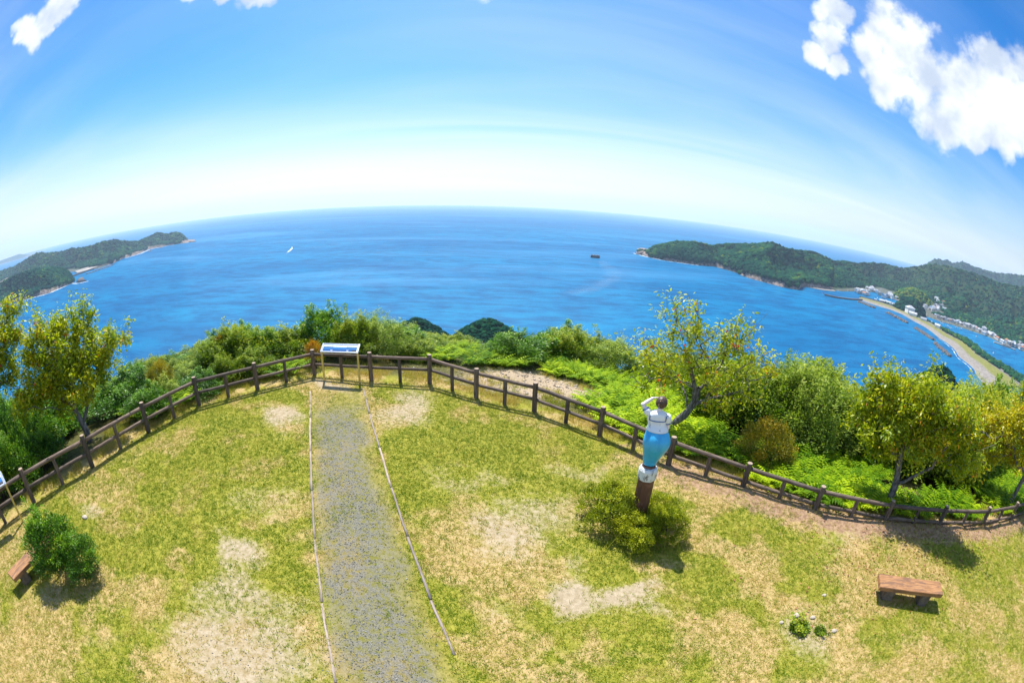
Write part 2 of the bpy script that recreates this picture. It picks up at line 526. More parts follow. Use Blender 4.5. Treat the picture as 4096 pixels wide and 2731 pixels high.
ba = t.math('ADD', t.attr('bare'), t.math('MULTIPLY', t.math('SUBTRACT', n2, 0.5), 1.2))
c = t.mix(t.mr(ba, 0.25, 1.0), c, soil)
moss = t.mix(t.mr(n2, 0.35, 0.65), (0.17, 0.15, 0.04), (0.31, 0.25, 0.08))
c = t.mix(t.math('MULTIPLY', t.attr('path'), 0.65), c, moss)
grav = t.mix(t.mr(n3, 0.35, 0.65), (0.085, 0.088, 0.088), (0.22, 0.215, 0.20))
gf = t.math('MULTIPLY', t.attr('core'), t.mr(n2, 0.33, 0.58, 0, 0.92))
c = t.mix(gf, c, grav)
lit = t.mix(t.mr(n2, 0.3, 0.7), (0.21, 0.125, 0.075), (0.40, 0.265, 0.165))
c = t.mix(t.mr(t.math('ADD', t.attr('litter'), t.math('MULTIPLY', t.math('SUBTRACT', n4, 0.5), 1.8)), 0.35, 0.95), c, lit)
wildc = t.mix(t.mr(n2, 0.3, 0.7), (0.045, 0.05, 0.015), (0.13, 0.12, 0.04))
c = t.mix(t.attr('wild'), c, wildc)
scr = t.mix(t.mr(n3, 0.3, 0.7), (0.28, 0.20, 0.12), (0.46, 0.37, 0.26))
c = t.mix(t.mr(t.math('ADD', t.attr('scree'), t.math('MULTIPLY', t.math('SUBTRACT', n2, 0.5), 0.9)), 0.25, 0.6), c, scr)
finish(t, pbsdf(t, c, 0.95, bump(t, t.math('ADD', t.math('MULTIPLY', n3, 0.5), n2), 0.6, 0.04), spec=0.1))
meta(link('ground', me, m), 'grassy hilltop lawn with bare sandy patches falling away beyond the fence', 'ground', kind='structure')

# ------------------------------------------------------------------ sea
rr = np.concatenate([np.linspace(60, 3000, 60), np.geomspace(3100, 19000, 30)])
aa = np.linspace(0, 2 * math.pi, 180, endpoint=False)
RA, AA = np.meshgrid(rr, aa, indexing='ij')
me = mesh_np('sea', np.stack([RA * np.sin(AA), RA * np.cos(AA), np.full(RA.shape, SEA)], -1).reshape(-1, 3), grid_faces(len(rr), 180, True), None, True)
m, t = new_mat('sea_water')
pos = t.n('ShaderNodeNewGeometry').outputs['Position']
big = t.noise(t.scalev(pos, (0.35, 1.0, 1)), 0.004, 5, 0.6, 0.6)
slick = t.noise(t.scalev(pos, (0.3, 1.0, 1)), 0.0016, 6, 0.6, 1.5)
mid = t.noise(t.scalev(pos, (0.4, 1.0, 1)), 0.05, 8, 0.7)
w1 = t.noise(t.scalev(pos, (0.5, 1.0, 1)), 0.11, 5, 0.65)
w2 = t.noise(pos, 0.55, 4, 0.6)
c = t.mix(t.mr(big, 0.35, 0.65), (0.0005, 0.115, 0.265), (0.001, 0.165, 0.33))
c = t.mix(t.mr(mid, 0.38, 0.66, 0, 0.8), c, (0.0005, 0.06, 0.175))
c = t.mix(t.mr(slick, 0.52, 0.64, 0, 0.5), c, (0.03, 0.20, 0.38))
h = t.math('ADD', t.math('MULTIPLY', w1, 1.6), t.math('MULTIPLY', w2, 0.45))
rgh = t.mr(slick, 0.5, 0.68, 0.12, 0.2)
nrm = bump(t, h, 1.0, 2.2)
dif = t.n('ShaderNodeBsdfDiffuse', i={0: c, 'Normal': bump(t, h, 0.6, 1.2)}).outputs[0]
gls = t.n('ShaderNodeBsdfGlossy', i={0: (0.9, 0.95, 1.0, 1), 'Roughness': rgh, 'Normal': nrm}).outputs[0]
fr = t.n('ShaderNodeFresnel', i={'IOR': 1.33, 'Normal': nrm}).outputs[0]
fac = t.math('MULTIPLY_ADD', fr, 0.17, 0.022)
finish(t, t.n('ShaderNodeMixShader', i={0: fac, 1: dif, 2: gls}).outputs[0])
meta(link('sea', me, m), 'wide blue sea with glints and pale slicks out to the horizon', 'sea', kind='structure')

# ------------------------------------------------------------------ far land
def ico(n=1):
    bm = bmesh.new()
    bmesh.ops.create_icosphere(bm, subdivisions=n, radius=1)
    V = np.array([v.co[:] for v in bm.verts])
    F = np.array([[v.index for v in f.verts] for f in bm.faces])
    bm.free()
    return V, F


ICO1, ICO2 = ico(1), ico(2)


def crowns(name, P, size, label, lod=1, tone=None, seed=0, mat='forest', flat=0.75):
    """a wood seen as one mass: rounded tree crowns with broken outlines"""
    g = np.random.default_rng(seed)
    V0, F0 = ICO1 if lod == 1 else ICO2
    n = len(P)
    s = np.asarray(size) * g.uniform(0.5, 1.45, n)
    J = V0[None] * (1 + g.uniform(-0.36, 0.36, (n, len(V0), 1)))
    a = g.uniform(0, 6.28, n)
    ca, sa = np.cos(a)[:, None], np.sin(a)[:, None]
    X = J[..., 0] * ca - J[..., 1] * sa
    Y = J[..., 0] * sa + J[..., 1] * ca
    V = np.stack([X, Y, J[..., 2] * flat], -1) * s[:, None, None] + P[:, None, :]
    F = (F0[None] + (np.arange(n) * len(V0))[:, None, None]).reshape(-1, 3)
    tn = g.beta(2, 2.6, n) if tone is None else np.clip(tone + g.normal(0, 0.16, n), 0, 1)
    T = np.clip(tn[:, None] + g.uniform(-0.08, 0.08, (n, len(V0))), 0, 1)
    me = mesh_np(name, V.reshape(-1, 3), F, {'tone': T.ravel()}, True)
    return meta(link(name, me, M[mat]), label, 'forest', kind='stuff')


m, t = new_mat('hillside')
geo = t.n('ShaderNodeNewGeometry')
pos = geo.outputs['Position']
nz = t.n('ShaderNodeSeparateXYZ', i={0: geo.outputs['Normal']}).outputs[2]
pz = t.n('ShaderNodeSeparateXYZ', i={0: pos}).outputs[2]
n1 = t.noise(pos, 0.02, 6, 0.65)
n2 = t.noise(pos, 0.15, 5, 0.65)
gr = t.mix(t.mr(n1, 0.35, 0.65), (0.010, 0.032, 0.014), (0.03, 0.055, 0.018))
rk = t.mix(t.mr(n2, 0.3, 0.7), (0.10, 0.075, 0.06), (0.36, 0.28, 0.23))
low = t.math('SUBTRACT', 1.0, t.mr(t.math('ADD', pz, t.math('MULTIPLY', t.math('SUBTRACT', n1, 0.5), 30)), SEA + 5, SEA + 13))
c = t.mix(t.math('MULTIPLY', low, t.math('SUBTRACT', 1.0, t.attr('built'))), gr, rk)
c = t.mix(t.attr('town'), c, t.mix(t.mr(n2, 0.4, 0.6), (0.06, 0.075, 0.04), (0.16, 0.155, 0.14)))
finish(t, pbsdf(t, c, 0.95, bump(t, n2, 0.8, 3), spec=0.1))
M['hillside'] = m


def interp(tab, a):
    tab = np.array(sorted(tab))
    return np.interp(a, tab[:, 0], tab[:, 1])


def headland(name, label, shore, ridge, dr, az0, az1, nraz, flat=0.0, back=350.0, seed=0, nt=26, valley=1.2, crown=6.0, ncrown=4000, cliff=0.5, forest_label=None, skip=None):
    """a ridge of land: shoreline (x,y), skyline (bearing, elevation angle), ridge set back by dr metres"""
    sh = [(math.degrees(math.atan2(x, y)), math.hypot(x, y)) for x, y in shore]
    az = np.linspace(az0, az1, nraz)
    ds = interp(sh, az)
    el = interp(ridge, az)
    drr = dr(az) if callable(dr) else np.full(az.shape, float(dr))
    fl = flat(az) if callable(flat) else np.full(az.shape, float(flat))
    rd = ds + drr
    rz = np.maximum(CZ + rd * np.tan(np.radians(el)), SEA + 2.0)
    tt = np.concatenate([np.linspace(0, 1, nt), np.linspace(1, 2, nt // 2)[1:]])
    A, T = np.meshgrid(az, tt, indexing='ij')
    DS, RD, RZ, FL = ds[:, None], rd[:, None], rz[:, None], fl[:, None]
    dist = np.where(T <= 1, DS + (RD - DS) * T, RD + back * (T - 1))
    tf = np.clip((dist - DS - FL) / np.maximum(RD - DS - FL, 1), 0, 1)
    prof = np.where(FL > 0, tf ** 1.25, tf ** cliff)
    X = dist * np.sin(np.radians(A))
    Y = dist * np.cos(np.radians(A))
    n = np.abs(fbm(X / 190.0, Y / 190.0, 4, seed) - 0.5) * 2.2 - 0.45 + 0.35 * (fbm(X / 70.0, Y / 70.0, 3, seed + 3) - 0.5)
    hgt = (RZ - SEA) * prof * np.clip(1 + valley * 2 * n * np.sin(np.pi * np.clip(tf, 0, 1)), 0.3, 1.06)
    hgt = np.where(T > 1, (RZ - SEA + 6) * (1 - (T - 1) ** 1.5) - 6, hgt)
    hgt = np.where((T <= 1) & (FL > 0), np.maximum(hgt, 2.5 * sstep(dist - DS, 0, 8)), hgt)
    hgt = np.where(T == 0, -6.0, hgt)
    Z = SEA + hgt
    me = mesh_np(name, np.stack([X, Y, Z], -1).reshape(-1, 3), grid_faces(nraz, len(tt)), {'built': np.broadcast_to(sstep(FL, 3, 15), X.shape).ravel(), 'town': (np.broadcast_to(sstep(FL, 5, 30), X.shape) * (1 - sstep(tf, 0.0, 0.06))).ravel()}, True)
    meta(link(name, me, M['hillside']), label, 'headland', kind='structure')
    g = np.random.default_rng(seed + 1)
    ia = g.uniform(0, nraz - 1.001, ncrown * 2)
    it = g.uniform(0.4, nt + 2.5, ncrown * 2)
    i0, j0 = ia.astype(int), it.astype(int)
    fa, fb = ia - i0, it - j0

    def bl(Q):
        return (Q[i0, j0] * (1 - fa) + Q[i0 + 1, j0] * fa) * (1 - fb) + (Q[i0, j0 + 1] * (1 - fa) + Q[i0 + 1, j0 + 1] * fa) * fb
    P = np.stack([bl(X), bl(Y), bl(Z)], -1)
    tfp = bl(np.broadcast_to(tf, X.shape) * 1.0)
    flp = bl(np.broadcast_to(FL, X.shape) * 1.0)
    keep = (P[:, 2] > SEA + np.where(flp > 3, 3.2, 4 + 22 * np.clip(fbm(P[:, 0] / 60, P[:, 1] / 60, 3, 8) - 0.3, 0, 1))) & ((tfp > 0.02) | (bl(np.broadcast_to(FL, X.shape) * 1.0) < 1))
    if skip is not None:
        keep &= ~skip(P)
    P = P[keep][:ncrown]
    tn = 0.02 + 0.8 * fbm(P[:, 0] / 55, P[:, 1] / 55, 3, seed + 5)
    P[:, 2] += crown * 0.1
    crowns('forest', P, crown, forest_label, 1, tn, seed + 2)

    def land_z(x, y):
        """height of this land at one place"""
        a_, d_ = math.degrees(math.atan2(x, y)), math.hypot(x, y)
        i = int(np.argmin(np.abs(az - a_)))
        return float(np.interp(d_, dist[i], Z[i]))
    return land_z


R_SH = [(348, 1300), (366, 1215), (395, 1170), (437, 1147), (480, 1127), (526, 1137), (540, 1092), (548, 1049), (541, 965), (559, 922), (583, 868), (617, 853), (681, 919),
        (747, 920), (825, 925), (900, 958), (963, 973), (1107, 1044), (1060, 950), (1072, 915), (1039, 832), (947, 717), (968, 668), (1015, 636), (1048, 602), (1085, 568), (1078, 510), (1125, 487), (1141, 461), (1200, 330), (1260, 200)]
R_RI = [(15.0, -4.97), (15.7, -4.71), (16.4, -4.82), (17.4, -4.09), (19.7, -3.26), (22.1, -2.98), (24.4, -3.13), (27.6, -2.38), (29.5, -2.29), (32.0, -1.53), (34.0, -2.0), (37.5, -1.75),
        (40.2, -2.34), (41.5, -2.02), (43.2, -1.97), (45.2, -1.42), (46.8, -1.21), (49.2, -1.18), (53.5, 0.29), (56.0, 0.52), (59.2, 0.6), (62.8, 0.43), (65.0, 0.73), (66.3, 0.94), (72, 1.6), (80, 1.0)]
LAND = headland('headland', 'long wooded peninsula with sea cliffs across the bay on the right', R_SH, R_RI,
         lambda a: np.interp(a, [15, 17, 22, 33, 42, 50, 60, 80], [12, 40, 110, 330, 520, 900, 880, 800]), 15.0, 80.0, 330,
         flat=lambda a: np.interp(a, [40, 42.5, 46, 52, 55, 58, 62, 80], [0, 60, 150, 380, 300, 90, 60, 60]), seed=3, ncrown=16000, crown=6.5,
         forest_label='dark green wood covering the long peninsula on the right')
FM = [(48, -3.0), (52.2, -0.08), (53.6, 0.93), (55.3, 1.08), (56.0, 0.95), (57.2, 1.44), (59.1, 1.27), (61.2, 1.31), (63.4, 1.66), (65.2, 2.03), (66.1, 2.09), (72, 2.6), (80, 2.2)]
headland('mountain', 'hazy blue mountain range rising behind the right-hand peninsula', [(3400 * math.sin(R(a)), 3400 * math.cos(R(a))) for a in (46, 60, 82)], FM, 700, 48.0, 80.0, 130, back=900, seed=11, ncrown=5000, crown=12, cliff=0.9,
         forest_label='distant wood on the hazy mountains behind the right-hand peninsula')
L_SH = [(-1586, 1854), (-1580, 1780), (-1665, 1719), (-1702, 1608), (-1564, 1406), (-1534, 1280), (-1436, 1146), (-1384, 1032), (-1454, 976), (-1621, 1028), (-1776, 1011), (-2051, 1003), (-2378, 980), (-2700, 760), (-2900, 500)]
L_RI = [(-40.5, -2.76), (-41.6, -2.56), (-42.0, -1.98), (-42.6, -1.59), (-43.3, -1.49), (-44.0, -1.6), (-45.3, -1.25), (-46.6, -1.56), (-47.9, -1.87), (-49.3, -1.72), (-51.1, -1.21), (-52.1, -1.15), (-53.4, -1.25),
        (-54.9, -1.4), (-56.2, -1.26), (-57.3, -1.12), (-58.0, -1.25), (-60.1, -1.08), (-61.8, -0.66), (-63.5, -1.06), (-65.4, -1.47), (-67.4, -1.51), (-80, -1.0)]
headland('headland', 'long low wooded headland reaching out from the left', L_SH, L_RI, lambda a: np.interp(-a, [40, 42, 50, 57, 66, 80], [30, 180, 330, 620, 500, 400]), -80.0, -40.5, 200,
         flat=lambda a: np.interp(-a, [52, 53.5, 55.5, 57.5, 58.5], [0, 60, 130, 110, 0]), seed=23, ncrown=9000, crown=8, forest_label='dark wood over the long headland on the left')
N_SH = [(-1183, 764), (-1164, 706), (-1133, 635), (-1153, 608), (-1194, 565), (-1286, 520), (-1400, 360), (-1450, 200)]
N_RI = [(-57.1, -4.8), (-57.6, -3.82), (-58.5, -3.15), (-59.8, -2.73), (-62.1, -2.41), (-64.3, -2.35), (-66.1, -2.53), (-67.6, -2.77), (-72, -2.4), (-80, -2.0)]
headland('headland', 'nearer dark wooded point at the left edge with breaking surf at its foot', N_SH, N_RI, lambda a: np.interp(-a, [57, 58, 60, 70], [15, 70, 160, 220]), -80.0, -57.1, 150, seed=31, ncrown=5000, crown=5.5, cliff=0.6,
         forest_label='dense dark wood on the nearer left-hand point', back=250)
headland('island', 'pale hazy island on the horizon at far left', [(9000 * math.sin(R(a)), 9000 * math.cos(R(a))) for a in (-75, -61)], [(-62.3, -0.72), (-63.3, -0.55), (-64.5, -0.22), (-65.8, -0.3), (-67.3, -0.35), (-72, -0.3), (-75, -0.7)], 500, -75, -62.3, 60, seed=41, ncrown=10, crown=5, forest_label='faint wood on the hazy island at far left')
headland('island', 'low far hazy spit of land on the left horizon', [(12500 * math.sin(R(a)), 12500 * math.cos(R(a))) for a in (-66, -59)], [(-60.6, -0.54), (-61.2, -0.47), (-62.2, -0.44), (-63.9, -0.40), (-66, -0.5)], 300, -66, -60.6, 40, seed=43, ncrown=10, crown=5, forest_label='faint wood on the low far spit at left')


def mound(name, label, cx, cy, top, rx, ry, n, crown, flabel, seed, z0=SEA - 3, tone=0.35, lod=2, rot=0.0, power=1.5):
    """a wooded knoll"""
    k = 40
    r = np.linspace(0, 1.0, 22)
    a = np.linspace(0, 2 * math.pi, k, endpoint=False)
    RR, AA = np.meshgrid(r, a, indexing='ij')
    ux, uy = RR * rx * np.cos(AA), RR * ry * np.sin(AA)
    X = cx + ux * math.cos(rot) - uy * math.sin(rot)
    Y = cy + ux * math.sin(rot) + uy * math.cos(rot)

    def hz(q, X, Y):
        nn = fbm(X / (0.35 * rx), Y / (0.35 * rx), 3, seed) - 0.5
        return z0 + (top - z0) * np.clip((1 - q ** power) * (1 + 0.45 * nn * q), 0, 1.1)
    Z = hz(RR, X, Y)
    me = mesh_np(name, np.stack([X, Y, Z], -1).reshape(-1, 3), grid_faces(len(r), k, True), None, True)
    meta(link(name, me, M['hillside']), label, 'hill', kind='structure')
    g = np.random.default_rng(seed)
    q = np.sqrt(g.random(n)) * 0.97
    b = g.uniform(0, 6.283, n)
    ux, uy = q * rx * np.cos(b), q * ry * np.sin(b)
    PX = cx + ux * math.cos(rot) - uy * math.sin(rot)
    PY = cy + ux * math.sin(rot) + uy * math.cos(rot)
    P = np.stack([PX, PY, hz(q, PX, PY) - crown * 0.15], -1)
    P = P[P[:, 2] > SEA + 3]
    crowns('forest', P, crown, flabel, lod, np.full(len(P), tone), seed + 9)


def polar(az, d):
    return d * math.sin(R(az)), d * math.cos(R(az))


x, y = polar(-12.6, 335)
mound('hill', 'dark wooded knoll above the sea, left of the pair behind the thicket', x, y, CZ - 335 * math.tan(R(14.5)), 48, 60, 2600, 1.9, 'dark tree canopy on the left of the two knolls', 51, tone=0.22, power=1.3)
x, y = polar(-3.2, 320)
mound('hill', 'broader wooded knoll above the sea, right of the pair behind the thicket', x, y, CZ - 320 * math.tan(R(14.5)), 54, 60, 2800, 1.9, 'green tree canopy on the right of the two knolls', 53, tone=0.42, power=1.25)
x, y = polar(57.2, 300)
mound('hill', 'dark wooded knoll in front of the sand spit on the right', x, y, CZ - 300 * math.tan(R(10.4)), 62, 60, 2200, 2.2, 'dark tree canopy on the knoll before the sand spit', 55, tone=0.2, power=1.3)
mound('hill', 'round dark wooded mound on the sand spit beside the white hall', 930, 752, SEA + 32, 50, 42, 420, 6.5, 'dark trees on the round mound of the sand spit', 57, SEA - 1, 0.25, 1, power=2.2)
mound('hill', 'larger paler wooded mound behind the village inlet', 1160, 930, SEA + 40, 92, 70, 700, 6.5, 'yellow-green trees on the mound behind the inlet', 59, SEA - 1, 0.85, 1, power=2.0)
mound('hill', 'low wooded rise between the village and the canal', 1088, 731, SEA + 11, 58, 20, 260, 5, 'trees on the low rise between village and canal', 61, SEA - 1, 0.5, 1, rot=-0.6, power=2.2)

# sand spit between bay and canal
SP_SEA = [(800, 835), (801, 808), (810, 775), (837, 742), (839, 702), (812, 639), (800, 597), (782, 562), (745, 511), (731, 477), (708, 443), (662, 401), (647, 369), (630, 345), (600, 325), (560, 280)]
SP_CAN = [(852, 875), (875, 845), (904, 816), (900, 747), (897, 697), (896, 652), (870, 574), (858, 535), (868, 505), (804, 416), (784, 362), (777, 323), (765, 260)]


def resample(pl, n):
    p = np.array(pl, float)
    s = np.concatenate([[0], np.cumsum(np.linalg.norm(np.diff(p, axis=0), axis=1))])
    q = np.linspace(0, s[-1], n)
    o = np.stack([np.interp(q, s, p[:, k]) for k in range(p.shape[1])], -1)
    ker = np.ones(5) / 5
    if n > 20:
        pad = np.pad(o, ((2, 2), (0, 0)), 'edge')
        o = np.stack([np.convolve(pad[:, k], ker, 'valid') for k in range(p.shape[1])], -1)
    return o


A_, B_ = resample(SP_SEA, 120), resample(SP_CAN, 120)
tv = np.linspace(0, 1, 15)
SPV = A_[:, None, :] * (1 - tv[None, :, None]) + B_[:, None, :] * tv[None, :, None]
prof = np.interp(tv, [0, 0.08, 0.3, 0.7, 0.93, 0.94, 1], [-1.5, 0.7, 2.0, 3.0, 3.0, 2.8, -2])
SPZ = SEA + np.broadcast_to(prof[None], SPV.shape[:2])
me = mesh_np('sand_spit', np.concatenate([SPV, SPZ[..., None]], -1).reshape(-1, 3), grid_faces(120, 15), {'across': np.broadcast_to(tv[None], SPV.shape[:2]).ravel()}, True)
m, t = new_mat('spit')
pos = t.n('ShaderNodeNewGeometry').outputs['Position']
ac = t.attr('across')
nn = t.noise(pos, 0.02, 5, 0.6)
nf = t.noise(pos, 0.2, 4, 0.6)
v = t.math('ADD', ac, t.math('MULTIPLY', t.math('SUBTRACT', nn, 0.5), 0.16))
sand = t.mix(t.mr(nf, 0.3, 0.7), (0.19, 0.165, 0.145), (0.29, 0.26, 0.225))
veg = t.mix(t.mr(nf, 0.3, 0.7), (0.14, 0.15, 0.03), (0.23, 0.22, 0.06))
c = t.mix(t.mr(v, 0.30, 0.42), sand, veg)
c = t.mix(t.mr(v, 0.62, 0.66), c, (0.17, 0.16, 0.14, 1))
c = t.mix(t.mr(v, 0.78, 0.84), c, (0.07, 0.10, 0.03, 1))
finish(t, pbsdf(t, c, 0.95, None, spec=0.1))
meta(link('sand_spit', me, m), 'curving sand and grass spit between the bay and the canal', 'beach', kind='structure')
# trees along the canal side of the spit
g = np.random.default_rng(71)
k = 620
i_ = g.integers(58, 118, k)
tt_ = g.uniform(0.70, 0.96, k)
Pq = A_[i_] * (1 - tt_[:, None]) + B_[i_] * tt_[:, None] + g.normal(0, 2, (k, 2))
P3 = np.concatenate([Pq, np.full((k, 1), SEA + 4.5)], 1)
crowns('tree_belt', P3, np.full(k, 4.6), 'belt of dark green trees along the canal side of the sand spit', 1, np.full(k, 0.6), 73)
g = np.random.default_rng(72)
k = 110
i_ = g.integers(12, 58, k)
tt_ = g.uniform(0.82, 0.95, k)
Pq = A_[i_] * (1 - tt_[:, None]) + B_[i_] * tt_[:, None]
crowns('tree_belt', np.concatenate([Pq, np.full((k, 1), SEA + 3.5)], 1), np.full(k, 3.0), 'scattered bushes along the inner edge of the narrow end of the spit', 1, np.full(k, 0.5), 74)

# small beaches and port apron
def sheet(name, pts, z, mat, label, cat, kind=None):
    bm = bmesh.new()
    top = [bm.verts.new((x, y, z)) for x, y in pts]
    bot = [bm.verts.new((x, y, SEA - 3)) for x, y in pts]
    bm.faces.new(top)
    n = len(pts)
    for k in range(n):
        bm.faces.new((bot[k], bot[(k + 1) % n], top[(k + 1) % n], top[k]))
    return meta(link(name, bm_mesh(name, bm), mat), label, cat, kind=kind)


M['sand'] = plain('sand', (0.30, 0.26, 0.22), 0.95, 0, 0.2, 0.05, 0.1)
M['apron'] = plain('apron', (0.30, 0.27, 0.23), 0.95, 0, 0.4, 0.02, 0.1)
sheet('port_apron', [(-1440, 955), (-1425, 1000), (-1440, 1070), (-1450, 1140), (-1530, 1150), (-1560, 1080), (-1530, 1000)], SEA + 3.2, M['apron'], 'pale landfill and quay of the small port on the left headland', 'quay', 'structure')
sheet('beach', [(528, 1120), (542, 1085), (549, 1040), (541, 985), (552, 975), (570, 1050), (556, 1100), (540, 1130)], SEA + 1.2, M['sand'], 'small pale cove beach below the right-hand peninsula', 'beach', 'structure')
sheet('beach', [(690, 925), (740, 905), (790, 915), (800, 935), (740, 945)], SEA + 1.2, M['sand'], 'narrow sandy beach under the wood beside the harbour', 'beach', 'structure')


def rubble(name, a, b, wid, top, label, n=60, seed=0, bl=2.6, mat='rubble'):
    """breakwater: a heap of tumbled blocks along a line"""
    g = np.random.default_rng(seed)
    V0, F0 = ICO1
    t = g.random(n)
    off = g.normal(0, wid * 0.28, n)
    dx, dy = b[0] - a[0], b[1] - a[1]
    L = math.hypot(dx, dy)
    X = a[0] + dx * t - dy / L * off
    Y = a[1] + dy * t + dx / L * off
    Z = SEA + top * np.exp(-(off / (wid * 0.4)) ** 2) * g.uniform(0.5, 1.0, n) - 0.8
    s = bl * g.uniform(0.7, 1.3, n)
    V = V0[None] * s[:, None, None] * g.uniform(0.7, 1.25, (n, len(V0), 1)) + np.stack([X, Y, Z], -1)[:, None, :]
    F = (F0[None] + (np.arange(n) * len(V0))[:, None, None]).reshape(-1, 3)
    me = mesh_np(name, V.reshape(-1, 3), F)
    return meta(link(name, me, M[mat]), label, 'breakwater')


for k, (a, b, lb) in enumerate([((766, 790), (768, 735), 'detached rubble breakwater nearest the harbour jetty'), ((776, 696), (755, 611), 'long detached breakwater, second from the harbour jetty'),
                                ((738, 574), (703, 493), 'long detached breakwater, third from the harbour jetty'), ((680, 472), (635, 400), 'detached breakwater farthest from the jetty, nearest the wooded knoll')]):
    o = rubble('breakwater', a, b, 9, 2.6, lb, 170, 80 + k)
    o['group'] = 'detached breakwaters off the beach'


def wall_line(name, pts, wid, hgt, mat, label, cat):
    p = resample(pts, len(pts) * 5 if len(pts) < 4 else 30)
    bm = bmesh.new()
    secs = []
    for i in range(len(p)):
        tdir = p[min(i + 1, len(p) - 1)] - p[max(i - 1, 0)]
        tdir = tdir / np.linalg.norm(tdir)
        nrm = np.array([-tdir[1], tdir[0]])
        l, r_ = p[i] + nrm * wid / 2, p[i] - nrm * wid / 2
        secs.append([(l[0], l[1], SEA - 3), (l[0], l[1], SEA + hgt), (r_[0], r_[1], SEA + hgt), (r_[0], r_[1], SEA - 3)])
    rings(bm, secs)
    return meta(link(name, bm_mesh(name, bm), mat), label, cat)


root = empty('harbour_jetty', (814, 828, SEA))
meta(root, 'dark curved harbour jetty with a small light at its end, off the sand spit', 'jetty')
j = wall_line('jetty_wall', [(677, 828), (703, 808), (751, 809), (814, 828)], 6, 3.2, M['rubble'], None, None)
j.parent = root
j.location = (-814, -828, -SEA)
bm = bmesh.new()
tube(bm, [(677, 828, SEA + 3), (677, 828, SEA + 8)], [1.3, 0.9], 10)
j = link('light_tower', bm_mesh('light_tower', bm), plain('red_paint', (0.5, 0.06, 0.04), 0.5), root, (-814, -828, -SEA))
wall_line('breakwater', [(-1380, 888), (-1415, 987), (-1434, 1070), (-1448, 1134)], 9, 4.5, M['rubble'], 'long dark breakwater sheltering the port on the left headland', 'breakwater')
wall_line('breakwater', [(-1318, 915), (-1334, 997), (-1375, 1092)], 8, 2.2, M['rock'], 'low outer breakwater beside the port on the left headland', 'breakwater')
wall_line('sea_wall', [(835, 868), (868, 838), (893, 812), (888, 750), (880, 700)], 3, 4.6, M['rubble'], 'dark sea wall running along the root of the sand spit', 'wall')


def sea_rock(loc, r, hgt, label, seed):
    g = np.random.default_rng(seed)
    V0, F0 = ICO2
    V = V0 * np.array([r, r * 0.6, hgt]) * (1 + g.uniform(-0.35, 0.35, (len(V0), 1)))
    o = link('sea_rock', mesh_np('sea_rock', V, F0), M['rock'], None, (*loc, SEA))
    meta(o, label, 'rock')


sea_rock((-1150, 772), 22, 11, 'dark islet rock just off the nearer left-hand point', 1)
sea_rock((-1560, 1805), 25, 5, 'low black reef trailing off the tip of the left headland', 2)
sea_rock((356, 1275), 14, 9, 'jagged dark rock at the tip of the right-hand peninsula', 3)
sea_rock((376, 1225), 16, 12, 'brown rock stack joined to the right-hand peninsula tip', 4)
sea_rock((-1640, 1640), 14, 3, 'small dark rock in the surf along the left headland', 5)
sea_rock((-1560, 1480), 12, 3, 'low dark rock off the middle of the left headland', 6)

# foam along rocky shores, and wakes: thin broken sheets on the water
m, t = new_mat('foam')
pos = t.n('ShaderNodeNewGeometry').outputs['Position']
nn = t.noise(pos, 0.12, 5, 0.7)
al = t.math('MULTIPLY', t.mr(t.math('ADD', nn, t.math('MULTIPLY', t.math('SUBTRACT', t.attr('thick'), 0.5), 0.75)), 0.45, 0.7), 0.95)
tr = t.n('ShaderNodeBsdfTransparent').outputs[0]
finish(t, t.n('ShaderNodeMixShader', i={0: al, 1: tr, 2: pbsdf(t, (0.8, 0.84, 0.86), 0.8)}).outputs[0])
M['foam'] = m


def foam(name, pts, wid, label, thick=0.6, taper=False, z=0.25):
    p = resample(pts, max(24, len(pts) * 8))
    n = len(p)
    tdir = np.gradient(p, axis=0)
    tdir /= np.linalg.norm(tdir, axis=1)[:, None]
    nrm = np.stack([-tdir[:, 1], tdir[:, 0]], -1)
    q = np.linspace(-1, 1, 5)
    wv_ = wid * (np.linspace(0.25, 1, n) if taper else np.ones(n))
    V = p[:, None, :] + nrm[:, None, :] * (q[None, :, None] * wv_[:, None, None])
    Z = np.full(V.shape[:2], SEA + z)
    th = thick * (1 - np.abs(q)[None, :] ** 1.5) * (np.linspace(1, 0.15, n)[:, None] if taper else np.ones((n, 1)))
    me = mesh_np(name, np.concatenate([V, Z[..., None]], -1).reshape(-1, 3), grid_faces(n, 5), {'thick': th.ravel()})
    return meta(link(name, me, M['foam']), label, 'foam', kind='stuff')


foam('surf', [(743, 511), (727, 475), (704, 441), (657, 398), (643, 367), (624, 342)], 2.2, 'white line of surf along the near end of the beach', 0.7)
foam('surf', [(-1183, 762), (-1160, 706), (-1130, 635), (-1150, 606), (-1190, 562)], 9, 'white surf round the nearer left-hand point', 0.75)
foam('surf', [(-1575, 1790), (-1655, 1722), (-1690, 1608), (-1555, 1406), (-1525, 1285)], 14, 'white surf along the left headland shore', 0.7)
foam('surf', [(340, 1305), (358, 1220), (388, 1168), (430, 1140), (478, 1120)], 8, 'white surf round the right-hand peninsula tip', 0.75)
foam('surf', [(-1100, 770), (-1130, 745), (-1170, 752)], 6, 'white water round the islet rock on the left', 0.9)
foam('boat_wake', [(-652, 1228), (-639, 1200), (-604, 1109), (-554, 990)], 14, 'white wake fading behind the speedboat', 1.0, True)

